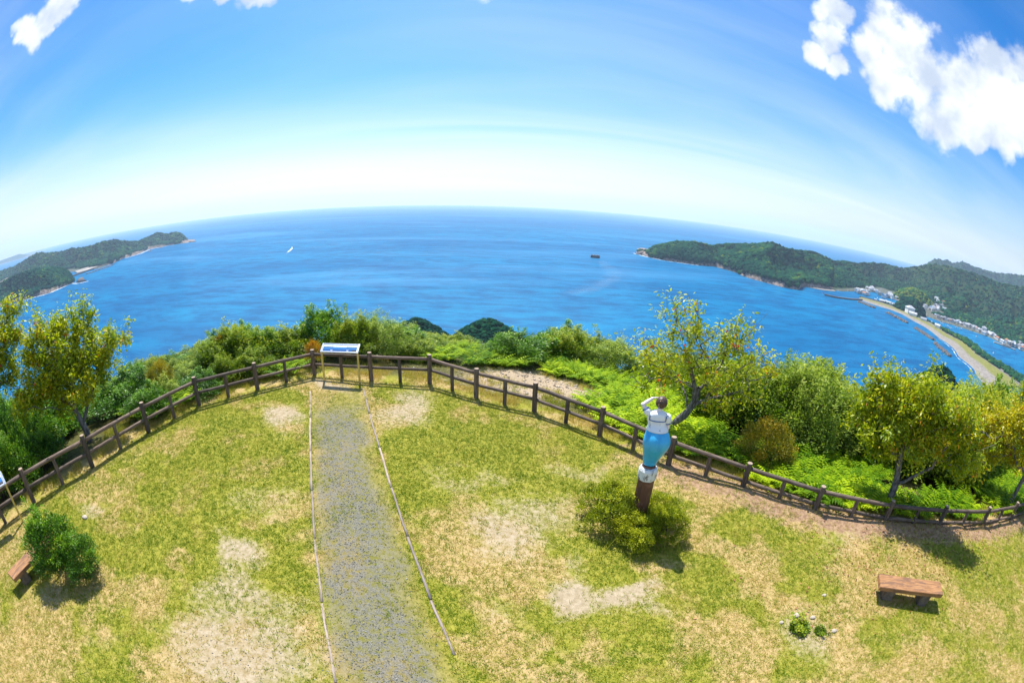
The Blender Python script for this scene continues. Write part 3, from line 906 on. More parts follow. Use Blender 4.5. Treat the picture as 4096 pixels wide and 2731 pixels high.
m, t = new_mat('slick')
pos = t.n('ShaderNodeNewGeometry').outputs['Position']
nn = t.noise(t.scalev(pos, (0.5, 1, 1)), 0.03, 5, 0.65)
al = t.math('MULTIPLY', t.math('MULTIPLY', t.attr('thick'), t.mr(nn, 0.3, 0.7)), 0.16)
tr = t.n('ShaderNodeBsdfTransparent').outputs[0]
finish(t, t.n('ShaderNodeMixShader', i={0: al, 1: tr, 2: pbsdf(t, (0.36, 0.50, 0.62), 0.6)}).outputs[0])
M['slick'] = m
for pts, wd_, lb in (([(191, 1047), (195, 929), (189, 840), (164, 774), (118, 684), (80, 616)], 22, 'pale winding slick on the water in front of the barge'),
                     ([(-260, 2890), (47, 2667), (309, 2450), (540, 2264), (685, 1982)], 26, 'long pale straight streak on the sea behind the barge'),
                     ([(-635, 1198), (-552, 1251), (-493, 1355), (-380, 1483)], 10, 'thin pale streak on the sea right of the speedboat'),
                     ([(326, 1460), (335, 1359), (345, 1305)], 7, 'pale tide line running out from the right-hand peninsula tip')):
    foam('water_streak', pts, wd_, lb, 1.0, False, 0.15).data.materials[0] = m

# boats
M['hull_white'] = plain('hull_white', (0.75, 0.77, 0.78), 0.4)
M['hull_dark'] = plain('hull_dark', (0.045, 0.05, 0.06), 0.6, 0, 0.3, 0.3)
M['glass_dark'] = plain('glass_dark', (0.03, 0.04, 0.05), 0.15)


def hull_mesh(L, W, H):
    bm = bmesh.new()
    secs = []
    for k in range(9):
        u = k / 8
        wv_ = W / 2 * (1 - max(0, (u - 0.45) / 0.55) ** 2.2 * 0.97) * (0.85 + 0.15 * min(1, u * 4))
        sh_ = H * (1 + 0.35 * max(0, u - 0.4) ** 1.3)
        xx = -L / 2 + L * u
        secs.append([(xx, wv_, sh_), (xx, wv_ * 0.75, 0.15 * H), (xx, 0, -0.35 * H), (xx, -wv_ * 0.75, 0.15 * H), (xx, -wv_, sh_)])
    rings(bm, secs)
    return bm_mesh('hull', bm)


def boat(x, y, rz, L, label, group=None, hull='hull_white', cabin=True):
    r = empty('boat', (x, y, SEA + 0.1), rz)
    meta(r, label, 'boat', group)
    W, H = L * 0.28, L * 0.11
    link('hull', hull_mesh(L, W, H), M[hull], r)
    if cabin:
        bm = bmesh.new()
        add_box(bm, (-L * 0.08, 0, H + L * 0.07), (L * 0.28, W * 0.62, L * 0.14), None, L * 0.015)
        link('cabin', bm_mesh('cabin', bm), M['hull_white'], r)
        bm = bmesh.new()
        add_box(bm, (L * 0.062, 0, H + L * 0.09), (L * 0.012, W * 0.5, L * 0.06))
        link('windscreen', bm_mesh('windscreen', bm), M['glass_dark'], r)
    return r


boat(-657, 1236, R(112), 12, 'white speedboat heading out to sea ahead of its wake')
r = empty('barge', (193, 1106, SEA), R(-4))
meta(r, 'dark flat moored barge standing alone in the middle of the bay', 'barge')
bm = bmesh.new()
add_box(bm, (0, 0, 1.5), (22, 13, 5), None, 0.3)
link('hull', bm_mesh('hull', bm), M['hull_dark'], r)
bm = bmesh.new()
for s in (-1, 1):
    add_box(bm, (0, s * 6.1, 5.2), (21, 0.5, 2.4))
    add_box(bm, (s * 10.4, 0, 5.2), (0.5, 11.6, 2.4))
link('bulwark', bm_mesh('bulwark', bm), M['rubble'], r)
for k in range(5):
    bm = bmesh.new()
    add_box(bm, (-8 + k * 4, 0, 6.6), (0.7, 12.5, 0.5))
    link('cross_beam', bm_mesh('cross_beam', bm), M['concrete'], r)
# canal boats
BOATS = [(915, 880), (949, 903), (910, 870), (976, 890), (966, 660), (955, 632), (950, 617), (1003, 634), (1010, 621), (1000, 560), (880, 436), (903, 690), (920, 662)]
bl = ['boat moored in the inlet, nearest the sheds on the spit', 'white fishing boat moored deep in the village inlet', 'small boat lying close to the sand spit in the inlet', 'boat moored by the houses across the inlet',
      'boat tied up at the upper end of the canal quay', 'boat in the canal opposite the wooded rise', 'boat lying next along the canal below the wooded rise', 'boat tied to the far canal quay before the row of houses', 'last boat of the group along the far canal quay',
      'lone boat off the large white canal building', 'solitary white boat in the wide lower canal', 'boat by the bend where the canal opens', 'boat just inside the bend of the canal']
for k, ((x, y), lb) in enumerate(zip(BOATS, bl)):
    boat(x, y, R(40 + 17 * k), 9 + (k % 3), 'small white ' + lb, 'boats moored in the canal and inlet')
x = empty('floating_dock', (1074, 500, SEA), math.atan2(-48, 54))
meta(x, 'long pale concrete dock along the far bank of the lower canal', 'dock')
bm = bmesh.new()
add_box(bm, (0, 0, 1.0), (74, 9, 2.4), None, 0.1)
link('deck', bm_mesh('deck', bm), M['sand'], x)
bm = bmesh.new()
add_box(bm, (6, 1, 3.6), (30, 6, 2.8), None, 0.1)
link('shed', bm_mesh('shed', bm), M['concrete'], x)

# village houses
WALLS = [plain('wall_%d' % k, c, 0.85, 0, 0.1, 0.3) for k, c in enumerate([(0.62, 0.60, 0.56), (0.72, 0.72, 0.70), (0.48, 0.42, 0.36), (0.30, 0.25, 0.22)])]
ROOFS = [plain('roof_%d' % k, c, 0.6, 0, 0.2, 0.4) for k, c in enumerate([(0.17, 0.18, 0.20), (0.28, 0.29, 0.31), (0.42, 0.43, 0.45), (0.40, 0.17, 0.09), (0.18, 0.26, 0.36)])]
RN = ['dark grey', 'grey', 'pale grey', 'rust orange', 'blue']
WN = ['cream', 'white', 'tan', 'brown']


def house_mesh(L, W, H, rh, hip):
    bm = bmesh.new()
    add_box(bm, (0, 0, H / 2 - 0.5), (L, W, H + 1))
    wall = bm_mesh('wall', bm)
    bm = bmesh.new()
    ov = 0.6
    a, b = L / 2 + ov, W / 2 + ov
    k = b * 0.9 if hip else 0
    v = [bm.verts.new(p) for p in [(-a, -b, H), (a, -b, H), (a, b, H), (-a, b, H), (-a + k, 0, H + rh), (a - k, 0, H + rh),
                                   (-a, -b, H - 0.25), (a, -b, H - 0.25), (a, b, H - 0.25), (-a, b, H - 0.25)]]
    for f in ((0, 1, 5, 4), (2, 3, 4, 5), (1, 2, 5), (3, 0, 4), (6, 7, 1, 0), (7, 8, 2, 1), (8, 9, 3, 2), (9, 6, 0, 3), (9, 8, 7, 6)):
        bm.faces.new([v[q] for q in f])
    roof = bm_mesh('roof', bm)
    return wall, roof


HM = [house_mesh(11, 8, 4.6, 2.4, False), house_mesh(9, 7.5, 5.6, 2.2, True), house_mesh(13, 8, 3.6, 2.0, False)]
HM_CACHE = {}


def house(x, y, z, rz, typ, wk, rk, label, group, scale=1.0):
    key = (typ, wk, rk)
    if key not in HM_CACHE:
        ms = []
        for me0, mt in zip(HM[typ], (WALLS[wk], ROOFS[rk])):
            c_ = me0.copy()
            c_.materials.append(mt)
            ms.append(c_)
        HM_CACHE[key] = ms
    r = empty('house', (x, y, z), rz)
    r.scale = (scale,) * 3
    meta(r, label, 'house', group)
    for nm, me0 in zip(('wall', 'roof'), HM_CACHE[key]):
        link(nm, me0, None, r)
    return r


VILLAGE = {
    'by the harbour jetty': [(919, 971), (917, 963), (953, 996), (905, 942), (944, 978), (930, 956), (953, 971), (909, 921), (918, 926), (962, 966), (930, 928), (939, 940)],
    'in the cove behind the harbour': [(1057, 1061), (1051, 1049), (1045, 1033), (1110, 1091), (1099, 1077), (1076, 1044), (1085, 1049), (1057, 1012), (1030, 979), (1026, 969)],
    'across the inlet': [(1116, 1010), (1002, 927), (1066, 960), (1129, 1014), (1078, 960), (1085, 985), (1059, 945), (1078, 935), (1100, 975), (1040, 940)],
    'in the main village': [(1046, 830), (1055, 815), (1244, 940), (1261, 949), (1174, 879), (1239, 925), (1086, 826), (1074, 812), (1201, 885), (1171, 860), (1160, 848), (1158, 844), (1189, 862), (1145, 828), (1244, 899), (1199, 860),
                                                (1332, 956), (1193, 850), (1320, 947), (1234, 870), (1267, 891), (1181, 835), (1259, 872), (1300, 897), (1240, 848), (1120, 812)],
    'below the low wooded rise': [(1024, 726), (1008, 706), (1030, 708), (1036, 700), (1050, 693), (1044, 684), (1065, 684), (1079, 670), (1090, 655), (1092, 672), (1100, 650)],
    'strung along the far canal bank': [(1104, 669), (1111, 652), (1106, 636), (1108, 622), (1122, 641), (1100, 610), (1128, 615), (1104, 594), (1120, 596), (1129, 585), (1144, 598), (1138, 575), (1152, 584), (1127, 562), (1121, 552)],
    'behind the long dock': [(1111, 528), (1140, 528), (1132, 517), (1159, 521), (1150, 505), (1189, 522), (1165, 497), (1155, 483), (1237, 522), (1173, 489), (1225, 510), (1212, 498)]}
hs = random.Random(5)
for place, extra in (('by the harbour jetty', 8), ('in the cove behind the harbour', 8), ('across the inlet', 10), ('in the main village', 22), ('below the low wooded rise', 6), ('strung along the far canal bank', 9), ('behind the long dock', 8)):
    q_ = list(VILLAGE[place])
    for k in range(extra):
        a_, b_ = hs.sample(q_, 2)
        t_ = hs.uniform(0.25, 0.75)
        VILLAGE[place].append((a_[0] * t_ + b_[0] * (1 - t_) + hs.uniform(-6, 6), a_[1] * t_ + b_[1] * (1 - t_) + hs.uniform(-6, 6)))


def spit_z(x, y):
    return SEA + 2.6


for place, pts in VILLAGE.items():
    kinds = {}
    for (x, y) in pts:
        rk = hs.choices(range(5), [4, 4, 4, 1, 1])[0]
        wk = hs.choices(range(4), [3, 4, 2, 1])[0]
        kinds.setdefault((wk, rk), []).append((x, y))
    for (wk, rk), ps in kinds.items():
        ps.sort(key=lambda p: math.atan2(p[0], p[1]))
        for n_, (x, y) in enumerate(ps):
            pos_ = '' if len(ps) == 1 else (' leftmost such' if n_ == 0 else (' rightmost such' if n_ == len(ps) - 1 else ' %s such from left' % ['', 'second', 'third', 'fourth', 'fifth', 'sixth', 'seventh', 'eighth', 'ninth', 'tenth', 'eleventh', 'twelfth', 'thirteenth'][n_]))
            house(x, y, max(LAND(x, y), SEA + 2.4), hs.uniform(0, 3.14), hs.randrange(3), wk, rk, '%s house with %s roof %s,%s' % (WN[wk], RN[rk], place, pos_) if pos_ else '%s house with %s roof %s' % (WN[wk], RN[rk], place), 'houses of the fishing village', hs.uniform(1.0, 1.35))
house(885, 716, SEA + 3, R(-20), 1, 1, 2, 'large white hall with hipped pale roof on the sand spit', 'halls and sheds on the spit', 2.3)
house(868, 690, SEA + 2.6, R(-50), 2, 1, 2, 'long low white shed beside the hall on the spit', 'halls and sheds on the spit', 1.6)
house(866, 650, SEA + 2.6, R(-60), 2, 1, 1, 'low white shed along the beach road, past the hall', 'halls and sheds on the spit', 1.2)
for k, (x, y, lb) in enumerate([(890, 826, 'harbour shed with pale roof, left of the three on the spit'), (903, 814, 'harbour shed with pale roof, middle of the three on the spit'), (905, 790, 'harbour shed with pale roof, right of the three on the spit')]):
    house(x, y, SEA + 2.6, R(-55), 2, 1, 2, lb, 'halls and sheds on the spit', 1.25)
house(848, 590, SEA + 2.6, R(-70), 0, 1, 2, 'lone white house beside the beach at the canal bend', 'halls and sheds on the spit', 1.2)
house(1137, 613, LAND(1137, 613), R(30), 1, 1, 1, 'large white building standing over the far canal bank', 'houses of the fishing village', 2.0)

# ------------------------------------------------------------------ haze over the bay
bm = bmesh.new()
add_box(bm, (0, 0, (SEA - 2 + 400) / 2), (39600, 39600, 400 - SEA + 2))
hz = link('haze', bm_mesh('haze', bm))
m, t = new_mat('haze_air')
out = t.n('ShaderNodeOutputMaterial')
vol = t.n('ShaderNodeVolumePrincipled', i={'Color': (0.74, 0.87, 1.0, 1), 'Density': 0.00008, 'Anisotropy': 0.3})
t.t.links.new(vol.outputs[0], out.inputs['Volume'])
hz.data.materials.append(m)
m.cycles.homogeneous_volume = True if hasattr(m.cycles, 'homogeneous_volume') else True
meta(hz, 'thin pale sea haze over the whole bay', 'haze', kind='stuff')
# ------------------------------------------------------------------ log fence
def gz(x, y):
    return float(ground_z(np.array([x]), np.array([y]))[0])


root = empty('log_fence', (FENCE_ALL[2][0], FENCE_ALL[2][1], 0))
meta(root, 'brown round-log fence with two rails curving round the lawn edge', 'fence')
ro = Vector(root.location)


def post_mesh(r, h, n=16, seed=0):
    g = random.Random(seed)
    bm = bmesh.new()
    zs = [-0.3, 0.0, h * 0.25, h * 0.5, h * 0.75, h - 0.02, h]
    rs = [r * 1.02, r * 1.03, r, r * 0.99, r * 1.0, r, r * 0.9]
    ph = g.uniform(0, 6)
    secs = [[(rr_ * (1 + 0.025 * math.sin(3 * a + ph)) * math.cos(a) + 0.004 * math.sin(z * 5 + ph), rr_ * math.sin(a), z) for a in [2 * math.pi * k / n for k in range(n)]] for z, rr_ in zip(zs, rs)]
    rings(bm, secs)
    me = bm_mesh('post', bm)
    me.materials.append(M['log_post'])
    me.materials.append(M['log_end'])
    for p in me.polygons:
        if p.center.z > h - 0.002:
            p.material_index = 1
        elif len(p.vertices) == 4:
            p.use_smooth = True
    return me


def rail_mesh(L, r, seed):
    g = random.Random(seed)
    bm = bmesh.new()
    n = 12
    ph = g.uniform(0, 6)
    secs = []
    for k in range(7):
        xx = L * k / 6
        secs.append([(xx, r * (1 + 0.03 * math.sin(2 * a + ph)) * math.cos(a) + 0.006 * math.sin(k + ph), r * math.sin(a) + 0.005 * math.cos(k * 1.3 + ph)) for a in [2 * math.pi * q / n for q in range(n)]])
    rings(bm, secs)
    me = bm_mesh('rail', bm, True)
    me.materials.append(M['log_rail'])
    return me


FZ = [gz(x, y) for x, y in FENCE_ALL]
for k, ((x, y), h) in enumerate(zip(FENCE_ALL, FENCE_ALL_H)):
    base = float(lawn_z(x, y))
    o = link('post', post_mesh(0.08, h, 16, k), None, root, (x - ro.x, y - ro.y, base))
    o.rotation_euler = (random.uniform(-0.012, 0.012), random.uniform(-0.012, 0.012), random.uniform(0, 3))
    if k + 1 == len(FENCE_ALL):
        break
    x2, y2 = FENCE_ALL[k + 1]
    h2 = FENCE_ALL_H[k + 1]
    b2 = float(lawn_z(x2, y2))
    for drop_, rad in ((0.165, 0.058), (0.56, 0.052)):
        a = Vector((x, y, base + h - drop_))
        b = Vector((x2, y2, b2 + h2 - drop_))
        d = (b - a).normalized()
        a += d * 0.072
        b -= d * 0.072
        o = link('rail', rail_mesh((b - a).length, rad, k * 7 + int(drop_ * 100)), None, root, a - ro)
        o.rotation_euler = d.to_track_quat('X', 'Z').to_euler()
    mx, my = (x + x2) / 2, (y + y2) / 2
    mb = float(lawn_z(mx, my))
    hm = (h + h2) / 2 - 0.165 - 0.03
    link('short_post', post_mesh(0.062, hm, 12, 100 + k), None, root, (mx - ro.x, my - ro.y, mb))

# ------------------------------------------------------------------ path edging
for pts, lb in ((PATH_A, 'weathered timber edging sunk along the left side of the gravel path'), (PATH_B, 'weathered timber edging sunk along the right side of the gravel path')):
    d = (pts[1] - pts[0])
    L = np.linalg.norm(d)
    d = d / L
    r = empty('path_edging', (pts[0][0], pts[0][1], 0))
    meta(r, lb, 'edging')
    s = 0.0
    q = 0
    while s < L - 0.3:
        ln = min(random.uniform(1.7, 2.1), L - s)
        p = pts[0] + d * (s + 0.02)
        q2 = pts[0] + d * (s + ln - 0.02)
        jit = random.uniform(-0.006, 0.006)
        za, zb = float(lawn_z(*p)) + 0.0, float(lawn_z(*q2)) + 0.0
        a = Vector((p[0] + jit, p[1], za))
        b = Vector((q2[0] - jit, q2[1], zb))
        o = link('log', rail_mesh((b - a).length, random.uniform(0.026, 0.033), 900 + q), None, r, a - r.location)
        o.data.materials.clear()
        o.data.materials.append(M['edging'])
        o.rotation_euler = (b - a).to_track_quat('X', 'Z').to_euler()
        s += ln
        q += 1

# ------------------------------------------------------------------ benches
def bench_wood():
    m, t = new_mat('bench_wood')
    ob = t.n('ShaderNodeTexCoord').outputs['Object']
    g_ = t.noise(t.scalev(ob, (1.2, 16, 16)), 2.0, 6, 0.6, 0.3)
    st = t.noise(t.scalev(ob, (1.0, 3.2, 3)), 2.4, 5, 0.6, 0.5)
    c = t.mix(t.mr(g_, 0.3, 0.7), (0.22, 0.105, 0.045), (0.44, 0.23, 0.105))
    c = t.mix(t.mr(st, 0.46, 0.62, 0, 0.8), c, (0.16, 0.09, 0.06, 1))
    finish(t, pbsdf(t, c, 0.65, bump(t, g_, 0.5, 0.01), spec=0.3))
    return m


M['bench'] = bench_wood()
M['bench_leg'] = plain('bench_leg', (0.16, 0.12, 0.09), 0.85, 0, 0.3, 9, 0.4)


def bench(x, y, rz, label, k=1.0):
    r = empty('bench', (x, y, gz(x, y)), rz)
    r.scale = (k, k, k)
    meta(r, label, 'bench', 'low timber benches on the lawn')
    bm = bmesh.new()
    add_box(bm, (0, 0, 0.385), (1.95, 0.47, 0.11), None, 0.008)
    link('seat', bm_mesh('seat', bm), M['bench'], r)
    for s in (-1, 1):
        bm = bmesh.new()
        v_ = add_box(bm, (s * 0.56, 0, 0.14), (0.30, 0.34, 0.39), None, 0.02)
        link('leg', bm_mesh('leg', bm), M['bench_leg'], r)
    return r


bench(8.72, 3.88, math.atan2(-1.03, 1.66), 'low orange-brown timber bench on block legs on the right side of the lawn')
bench(-9.72, 2.42, math.atan2(1.0, 0.03), 'low timber bench at the left edge, half hidden by the dark shrub', 0.85)

# ------------------------------------------------------------------ panorama boards
def panel_print():
    m, t = new_mat('panorama_print')
    uv = t.n('ShaderNodeTexCoord').outputs['Object']
    s = t.n('ShaderNodeSeparateXYZ', i={0: uv})
    u, v = s.outputs[0], s.outputs[1]          # u -0.6..0.6, v -0.2..0.2
    nz_ = t.noise(t.scalev(uv, (1, 0.0, 0)), 5.0, 4, 0.6)
    hor = 0.045
    sky_ = t.mix(t.mr(v, 0.03, 0.19), (0.80, 0.86, 0.93), (0.50, 0.66, 0.88))
    sea_ = t.mix(t.mr(v, -0.19, 0.05), (0.012, 0.06, 0.22), (0.06, 0.22, 0.50))
    c = t.mix(t.mr(v, hor - 0.004, hor + 0.004), sea_, sky_)
    # land strips at both ends of the printed panorama
    ridge_ = t.math('ADD', hor - 0.01, t.math('MULTIPLY', nz_, 0.05))
    left = t.math('SUBTRACT', 1.0, t.mr(u, -0.30, -0.22))
    right = t.mr(u, 0.20, 0.27)
    land = t.math('MULTIPLY', t.math('MAXIMUM', left, right), t.mr(t.math('SUBTRACT', ridge_, v), -0.003, 0.003))
    land = t.math('MULTIPLY', land, t.mr(v, hor - 0.03, hor - 0.022))
    c = t.mix(land, c, (0.10, 0.17, 0.24, 1))
    cor = t.math('MULTIPLY', t.mr(t.math('SUBTRACT', t.math('SUBTRACT', u, 0.38), t.math('MULTIPLY', v, -0.6)), 0.0, 0.03), t.math('SUBTRACT', 1.0, t.mr(v, -0.09, -0.06)))
    c = t.mix(cor, c, (0.07, 0.07, 0.08, 1))
    finish(t, pbsdf(t, c, 0.12, None, spec=0.5))
    return m


M['print'] = panel_print()
M['ink'] = plain('ink', (0.05, 0.06, 0.09), 0.6)
M['pale_ink'] = plain('pale_ink', (0.42, 0.48, 0.66), 0.6)
M['board_white'] = plain('board_white', (0.78, 0.80, 0.82), 0.35)


def quad(bm, x0, y0, x1, y1, z, w_):
    d = Vector((x1 - x0, y1 - y0, 0)).normalized()
    n_ = Vector((-d.y, d.x, 0)) * w_ / 2
    vs = [bm.verts.new(Vector(p)) for p in (Vector((x0, y0, z)) - n_, Vector((x1, y1, z)) - n_, Vector((x1, y1, z)) + n_, Vector((x0, y0, z)) + n_)]
    bm.faces.new(vs)


def board(x, y, rz, label, W=1.42, D=0.40, h0=1.12, tilt=30):
    r = empty('panorama_board', (x, y, gz(x, y)), rz)
    meta(r, label, 'sign', 'tilted panorama boards at the fence')
    for s in (-1, 1):
        bm = bmesh.new()
        add_box(bm, (s * (W / 2 - 0.03), 0.0, h0 / 2 - 0.05), (0.066, 0.05, h0 + 0.1), None, 0.004)
        link('leg', bm_mesh('leg', bm), M['yellow_steel'], r)
    T = Matrix.Translation((0, 0, h0)) @ Matrix.Rotation(R(tilt), 4, 'X') @ Matrix.Translation((0, D / 2 - 0.06, 0.02))
    pn = empty('panel', (0, 0, 0))
    pn.parent = r
    pn.matrix_local = T
    bm = bmesh.new()
    add_box(bm, (0, 0, 0), (W, D, 0.035), None, 0.006)
    me_ = bm_mesh('backing', bm)
    o = link('backing', me_, M['board_white'], pn)
    bm = bmesh.new()
    for s in (-1, 1):
        add_box(bm, (s * (W / 2 - 0.0275), 0, 0.012), (0.055, D + 0.012, 0.045), None, 0.004)
        add_box(bm, (0, s * (D / 2 - 0.016), 0.0105), (W - 0.115, 0.032, 0.04), None, 0.004)
    link('frame', bm_mesh('frame', bm), M['steel'], pn)
    bm = bmesh.new()
    z = 0.0185
    u_, v_ = W / 2 - 0.075, D / 2 - 0.05
    bm.faces.new([bm.verts.new(p) for p in ((-u_, -v_, z), (u_, -v_, z), (u_, v_, z), (-u_, v_, z))])
    link('print', bm_mesh('print', bm), M['print'], pn)
    # fine place-name columns and the title on the print, too small to read
    g = random.Random(3)
    bm = bmesh.new()
    for xx in (-0.50, -0.455, -0.41, -0.385, -0.31, -0.30, -0.15, 0.20, 0.26, 0.40, 0.44, 0.485, 0.51):
        ln = g.uniform(0.03, 0.07)
        quad(bm, xx, 0.125, xx + g.uniform(-0.008, 0.008), 0.125 - ln, z + 0.001, 0.006)
    for q in range(7):
        quad(bm, -0.055 + q * 0.018, 0.150, -0.042 + q * 0.018, 0.150, z + 0.001, 0.012)
    link('lettering', bm_mesh('lettering', bm), M['ink'], pn)['kind'] = 'stuff'
    bm = bmesh.new()
    for cx_ in (-0.30, 0.30):
        vs = [bm.verts.new((cx_ + a, -0.10 + b, z + 0.0012)) for a, b in ((-0.045, 0.04), (-0.02, 0.012), (0.02, 0.012), (0.045, 0.04), (0.03, -0.01), (0.04, -0.03), (-0.04, -0.03), (-0.03, -0.01))]
        bm.faces.new(vs)
    link('emblem', bm_mesh('emblem', bm), M['pale_ink'], pn)['kind'] = 'stuff'
    return r


board(-5.93, 14.22, R(3), 'tilted panorama board in a steel frame at the middle of the fence')
board(-11.83, 2.62, R(76), 'tilted panorama board cut by the left edge of the picture')

# ------------------------------------------------------------------ statue
def worn_paint(name, base, worn, scale=9.0, amt=0.55, rough=0.5, worn2=None):
    m, t = new_mat(name)
    ob = t.n('ShaderNodeTexCoord').outputs['Object']
    n_ = t.noise(t.scalev(ob, (1, 1, 0.5)), scale, 7, 0.7, 0.4)
    n2_ = t.noise(ob, scale * 4, 4, 0.6)
    c = t.mix(t.mr(n_, amt, amt + 0.07), base, worn)
    if worn2:
        c = t.mix(t.mr(n2_, 0.62, 0.68), c, worn2)
    finish(t, pbsdf(t, c, rough, bump(t, n_, 0.25, 0.006), spec=0.5))
    return m


M['st_white'] = worn_paint('statue_white', (0.78, 0.80, 0.80, 1), (0.36, 0.35, 0.34, 1), 9, 0.60)
M['st_skin'] = worn_paint('statue_skin', (0.80, 0.70, 0.66, 1), (0.50, 0.44, 0.42, 1), 8, 0.62)
M['st_blue'] = worn_paint('statue_blue', (0.045, 0.42, 0.74, 1), (0.035, 0.36, 0.68, 1), 4, 0.5, 0.28)
M['st_trim'] = plain('statue_trim', (0.02, 0.10, 0.36), 0.5)
M['st_hair'] = worn_paint('statue_hair', (0.07, 0.038, 0.028, 1), (0.60, 0.40, 0.23, 1), 15, 0.57)
M['st_ped'] = worn_paint('pedestal_brown', (0.115, 0.045, 0.03, 1), (0.18, 0.08, 0.055, 1), 6, 0.52, 0.55)
M['st_cap'] = worn_paint('pedestal_cap', (0.70, 0.71, 0.70, 1), (0.13, 0.13, 0.13, 1), 9, 0.54)
SX, SY = 2.90, 7.76
ST = empty('statue', (SX, SY, gz(SX, SY)), R(-14))
meta(ST, 'painted statue of girl in sailor blouse and blue skirt, hand at brow, on pedestal', 'statue')
bm = bmesh.new()


def octo(r, z):
    return [(r * math.cos(a), r * math.sin(a), z) for a in [math.pi / 8 + k * math.pi / 4 for k in range(8)]]


rings(bm, [octo(0.192, -0.2), octo(0.19, 0.1), octo(0.186, 1.24)])
link('pedestal', bm_mesh('pedestal', bm), M['st_ped'], ST)
bm = bmesh.new()
rings(bm, [octo(0.197, 1.235), octo(0.202, 1.25), octo(0.202, 1.275), octo(0.214, 1.29), octo(0.214, 1.46), octo(0.185, 1.51)])
link('pedestal_cap', bm_mesh('pedestal_cap', bm), M['st_cap'], ST)
PT = 1.51
bm = bmesh.new()
rings(bm, [ell_ring((0, 0.02, PT - 0.01), 0.15, 0.13, 16), ell_ring((0, 0.02, PT + 0.045), 0.145, 0.125, 16)])
link('plinth', bm_mesh('plinth', bm), M['st_ped'], ST)
# skirt: narrow at the ankles, wide hips leaning to the right, gathered waist (figure faces +y)
bm = bmesh.new()
prof = [(0.03, 0.138, 0.115, 0.0, 0.02), (0.12, 0.148, 0.122, 0.002, 0.02), (0.25, 0.178, 0.145, 0.012, 0.005), (0.38, 0.216, 0.178, 0.03, -0.02), (0.50, 0.25, 0.21, 0.045, -0.045),
        (0.60, 0.276, 0.232, 0.052, -0.06), (0.69, 0.287, 0.24, 0.054, -0.07), (0.78, 0.282, 0.235, 0.05, -0.07), (0.86, 0.26, 0.215, 0.042, -0.05), (0.93, 0.232, 0.185, 0.03, -0.02), (0.99, 0.205, 0.16, 0.02, 0.01), (1.03, 0.18, 0.14, 0.012, 0.03)]
secs = []
for z, rx, ry, ox, oy in prof:
    ring = []
    for k in range(28):
        a = 2 * math.pi * k / 28
        cleft = 0.020 * math.exp(-((a - 1.5 * math.pi) / 0.20) ** 2) * max(0, 1 - abs(z - 0.72) / 0.25)
        leg = 0.012 * math.exp(-((a - 1.5 * math.pi) / 0.25) ** 2) * max(0, 1 - abs(z - 0.25) / 0.3)
        rr_ = 1 - (cleft + leg) / ry
        ring.append((ox + rx * rr_ * math.cos(a), oy + ry * rr_ * math.sin(a), PT + z))
    secs.append(ring)
rings(bm, secs)
o = link('skirt', bm_mesh('skirt', bm, True), M['st_blue'], ST)
o.modifiers.new('smooth', 'SUBSURF').render_levels = 2
# blouse
WX, WY = 0.012, 0.03
bm = bmesh.new()
prof = [(0.965, 0.229, 0.178, 0.025, 0.0), (0.985, 0.222, 0.172, 0.02, 0.005), (1.03, 0.198, 0.152, 0.012, 0.03), (1.08, 0.188, 0.138, 0.002, 0.05), (1.13, 0.192, 0.132, -0.008, 0.06),
        (1.22, 0.212, 0.13, -0.012, 0.065), (1.29, 0.216, 0.122, -0.012, 0.065), (1.34, 0.19, 0.105, -0.012, 0.066), (1.375, 0.12, 0.08, -0.008, 0.07), (1.39, 0.075, 0.07, -0.005, 0.07)]
rings(bm, [ell_ring((ox, oy, PT + z), rx, ry, 24) for z, rx, ry, ox, oy in prof])
o = link('blouse', bm_mesh('blouse', bm, True), M['st_white'], ST)
SHL = Vector((-0.205, 0.065, PT + 1.30))
ELL = Vector((-0.335, 0.12, PT + 1.47))
HNL = Vector((-0.15, 0.20, PT + 1.61))
SHR = Vector((0.185, 0.065, PT + 1.29))
ELR = Vector((0.235, 0.085, PT + 1.00))
HNR = Vector((0.20, 0.20, PT + 0.80))
for nm, a, b, f in (('sleeve', SHL, ELL, 0.55), ('sleeve', SHR, ELR, 0.62)):
    bm = bmesh.new()
    e = a.lerp(b, f)
    s0 = a + (a - b).normalized() * 0.03
    tube(bm, [s0, a.lerp(b, 0.1), a.lerp(b, f * 0.6), e], [0.055, 0.078, 0.074, 0.07], 14)
    sl_ = link(nm, bm_mesh(nm, bm, True), M['st_white'], ST)
    bm = bmesh.new()
    dd = (b - a).normalized()
    tube(bm, [e - dd * 0.022, e + dd * 0.004], [0.0735, 0.0725], 14)
    link('cuff_stripe', bm_mesh('cuff_stripe', bm, True), M['st_trim'], sl_)
# body: neck, head, arms and hands as one skin
bm = bmesh.new()
HC = Vector((0.025, 0.10, PT + 1.565))


def sphere(bm, c, s):
    r_ = bmesh.ops.create_icosphere(bm, subdivisions=3, radius=1)
    bmesh.ops.transform(bm, matrix=Matrix.Translation(c) @ Matrix.Diagonal((*s, 1)), verts=r_['verts'])


tube(bm, [(0, 0.07, PT + 1.33), (0.01, 0.08, PT + 1.42), (0.02, 0.095, PT + 1.50)], [0.064, 0.056, 0.058], 14)
sphere(bm, HC, (0.094, 0.112, 0.128))
sphere(bm, HC + Vector((0, 0.055, -0.06)), (0.066, 0.07, 0.07))
for k in range(1):
    sphere(bm, HC + Vector((0, 0.118, -0.012)), (0.014, 0.022, 0.022))       # nose
for s in (-1, 1):
    sphere(bm, HC + Vector((s * 0.096, 0.0, -0.015)), (0.014, 0.026, 0.036))  # ears
sphere(bm, HC + Vector((0, 0.105, -0.062)), (0.026, 0.016, 0.012))           # mouth


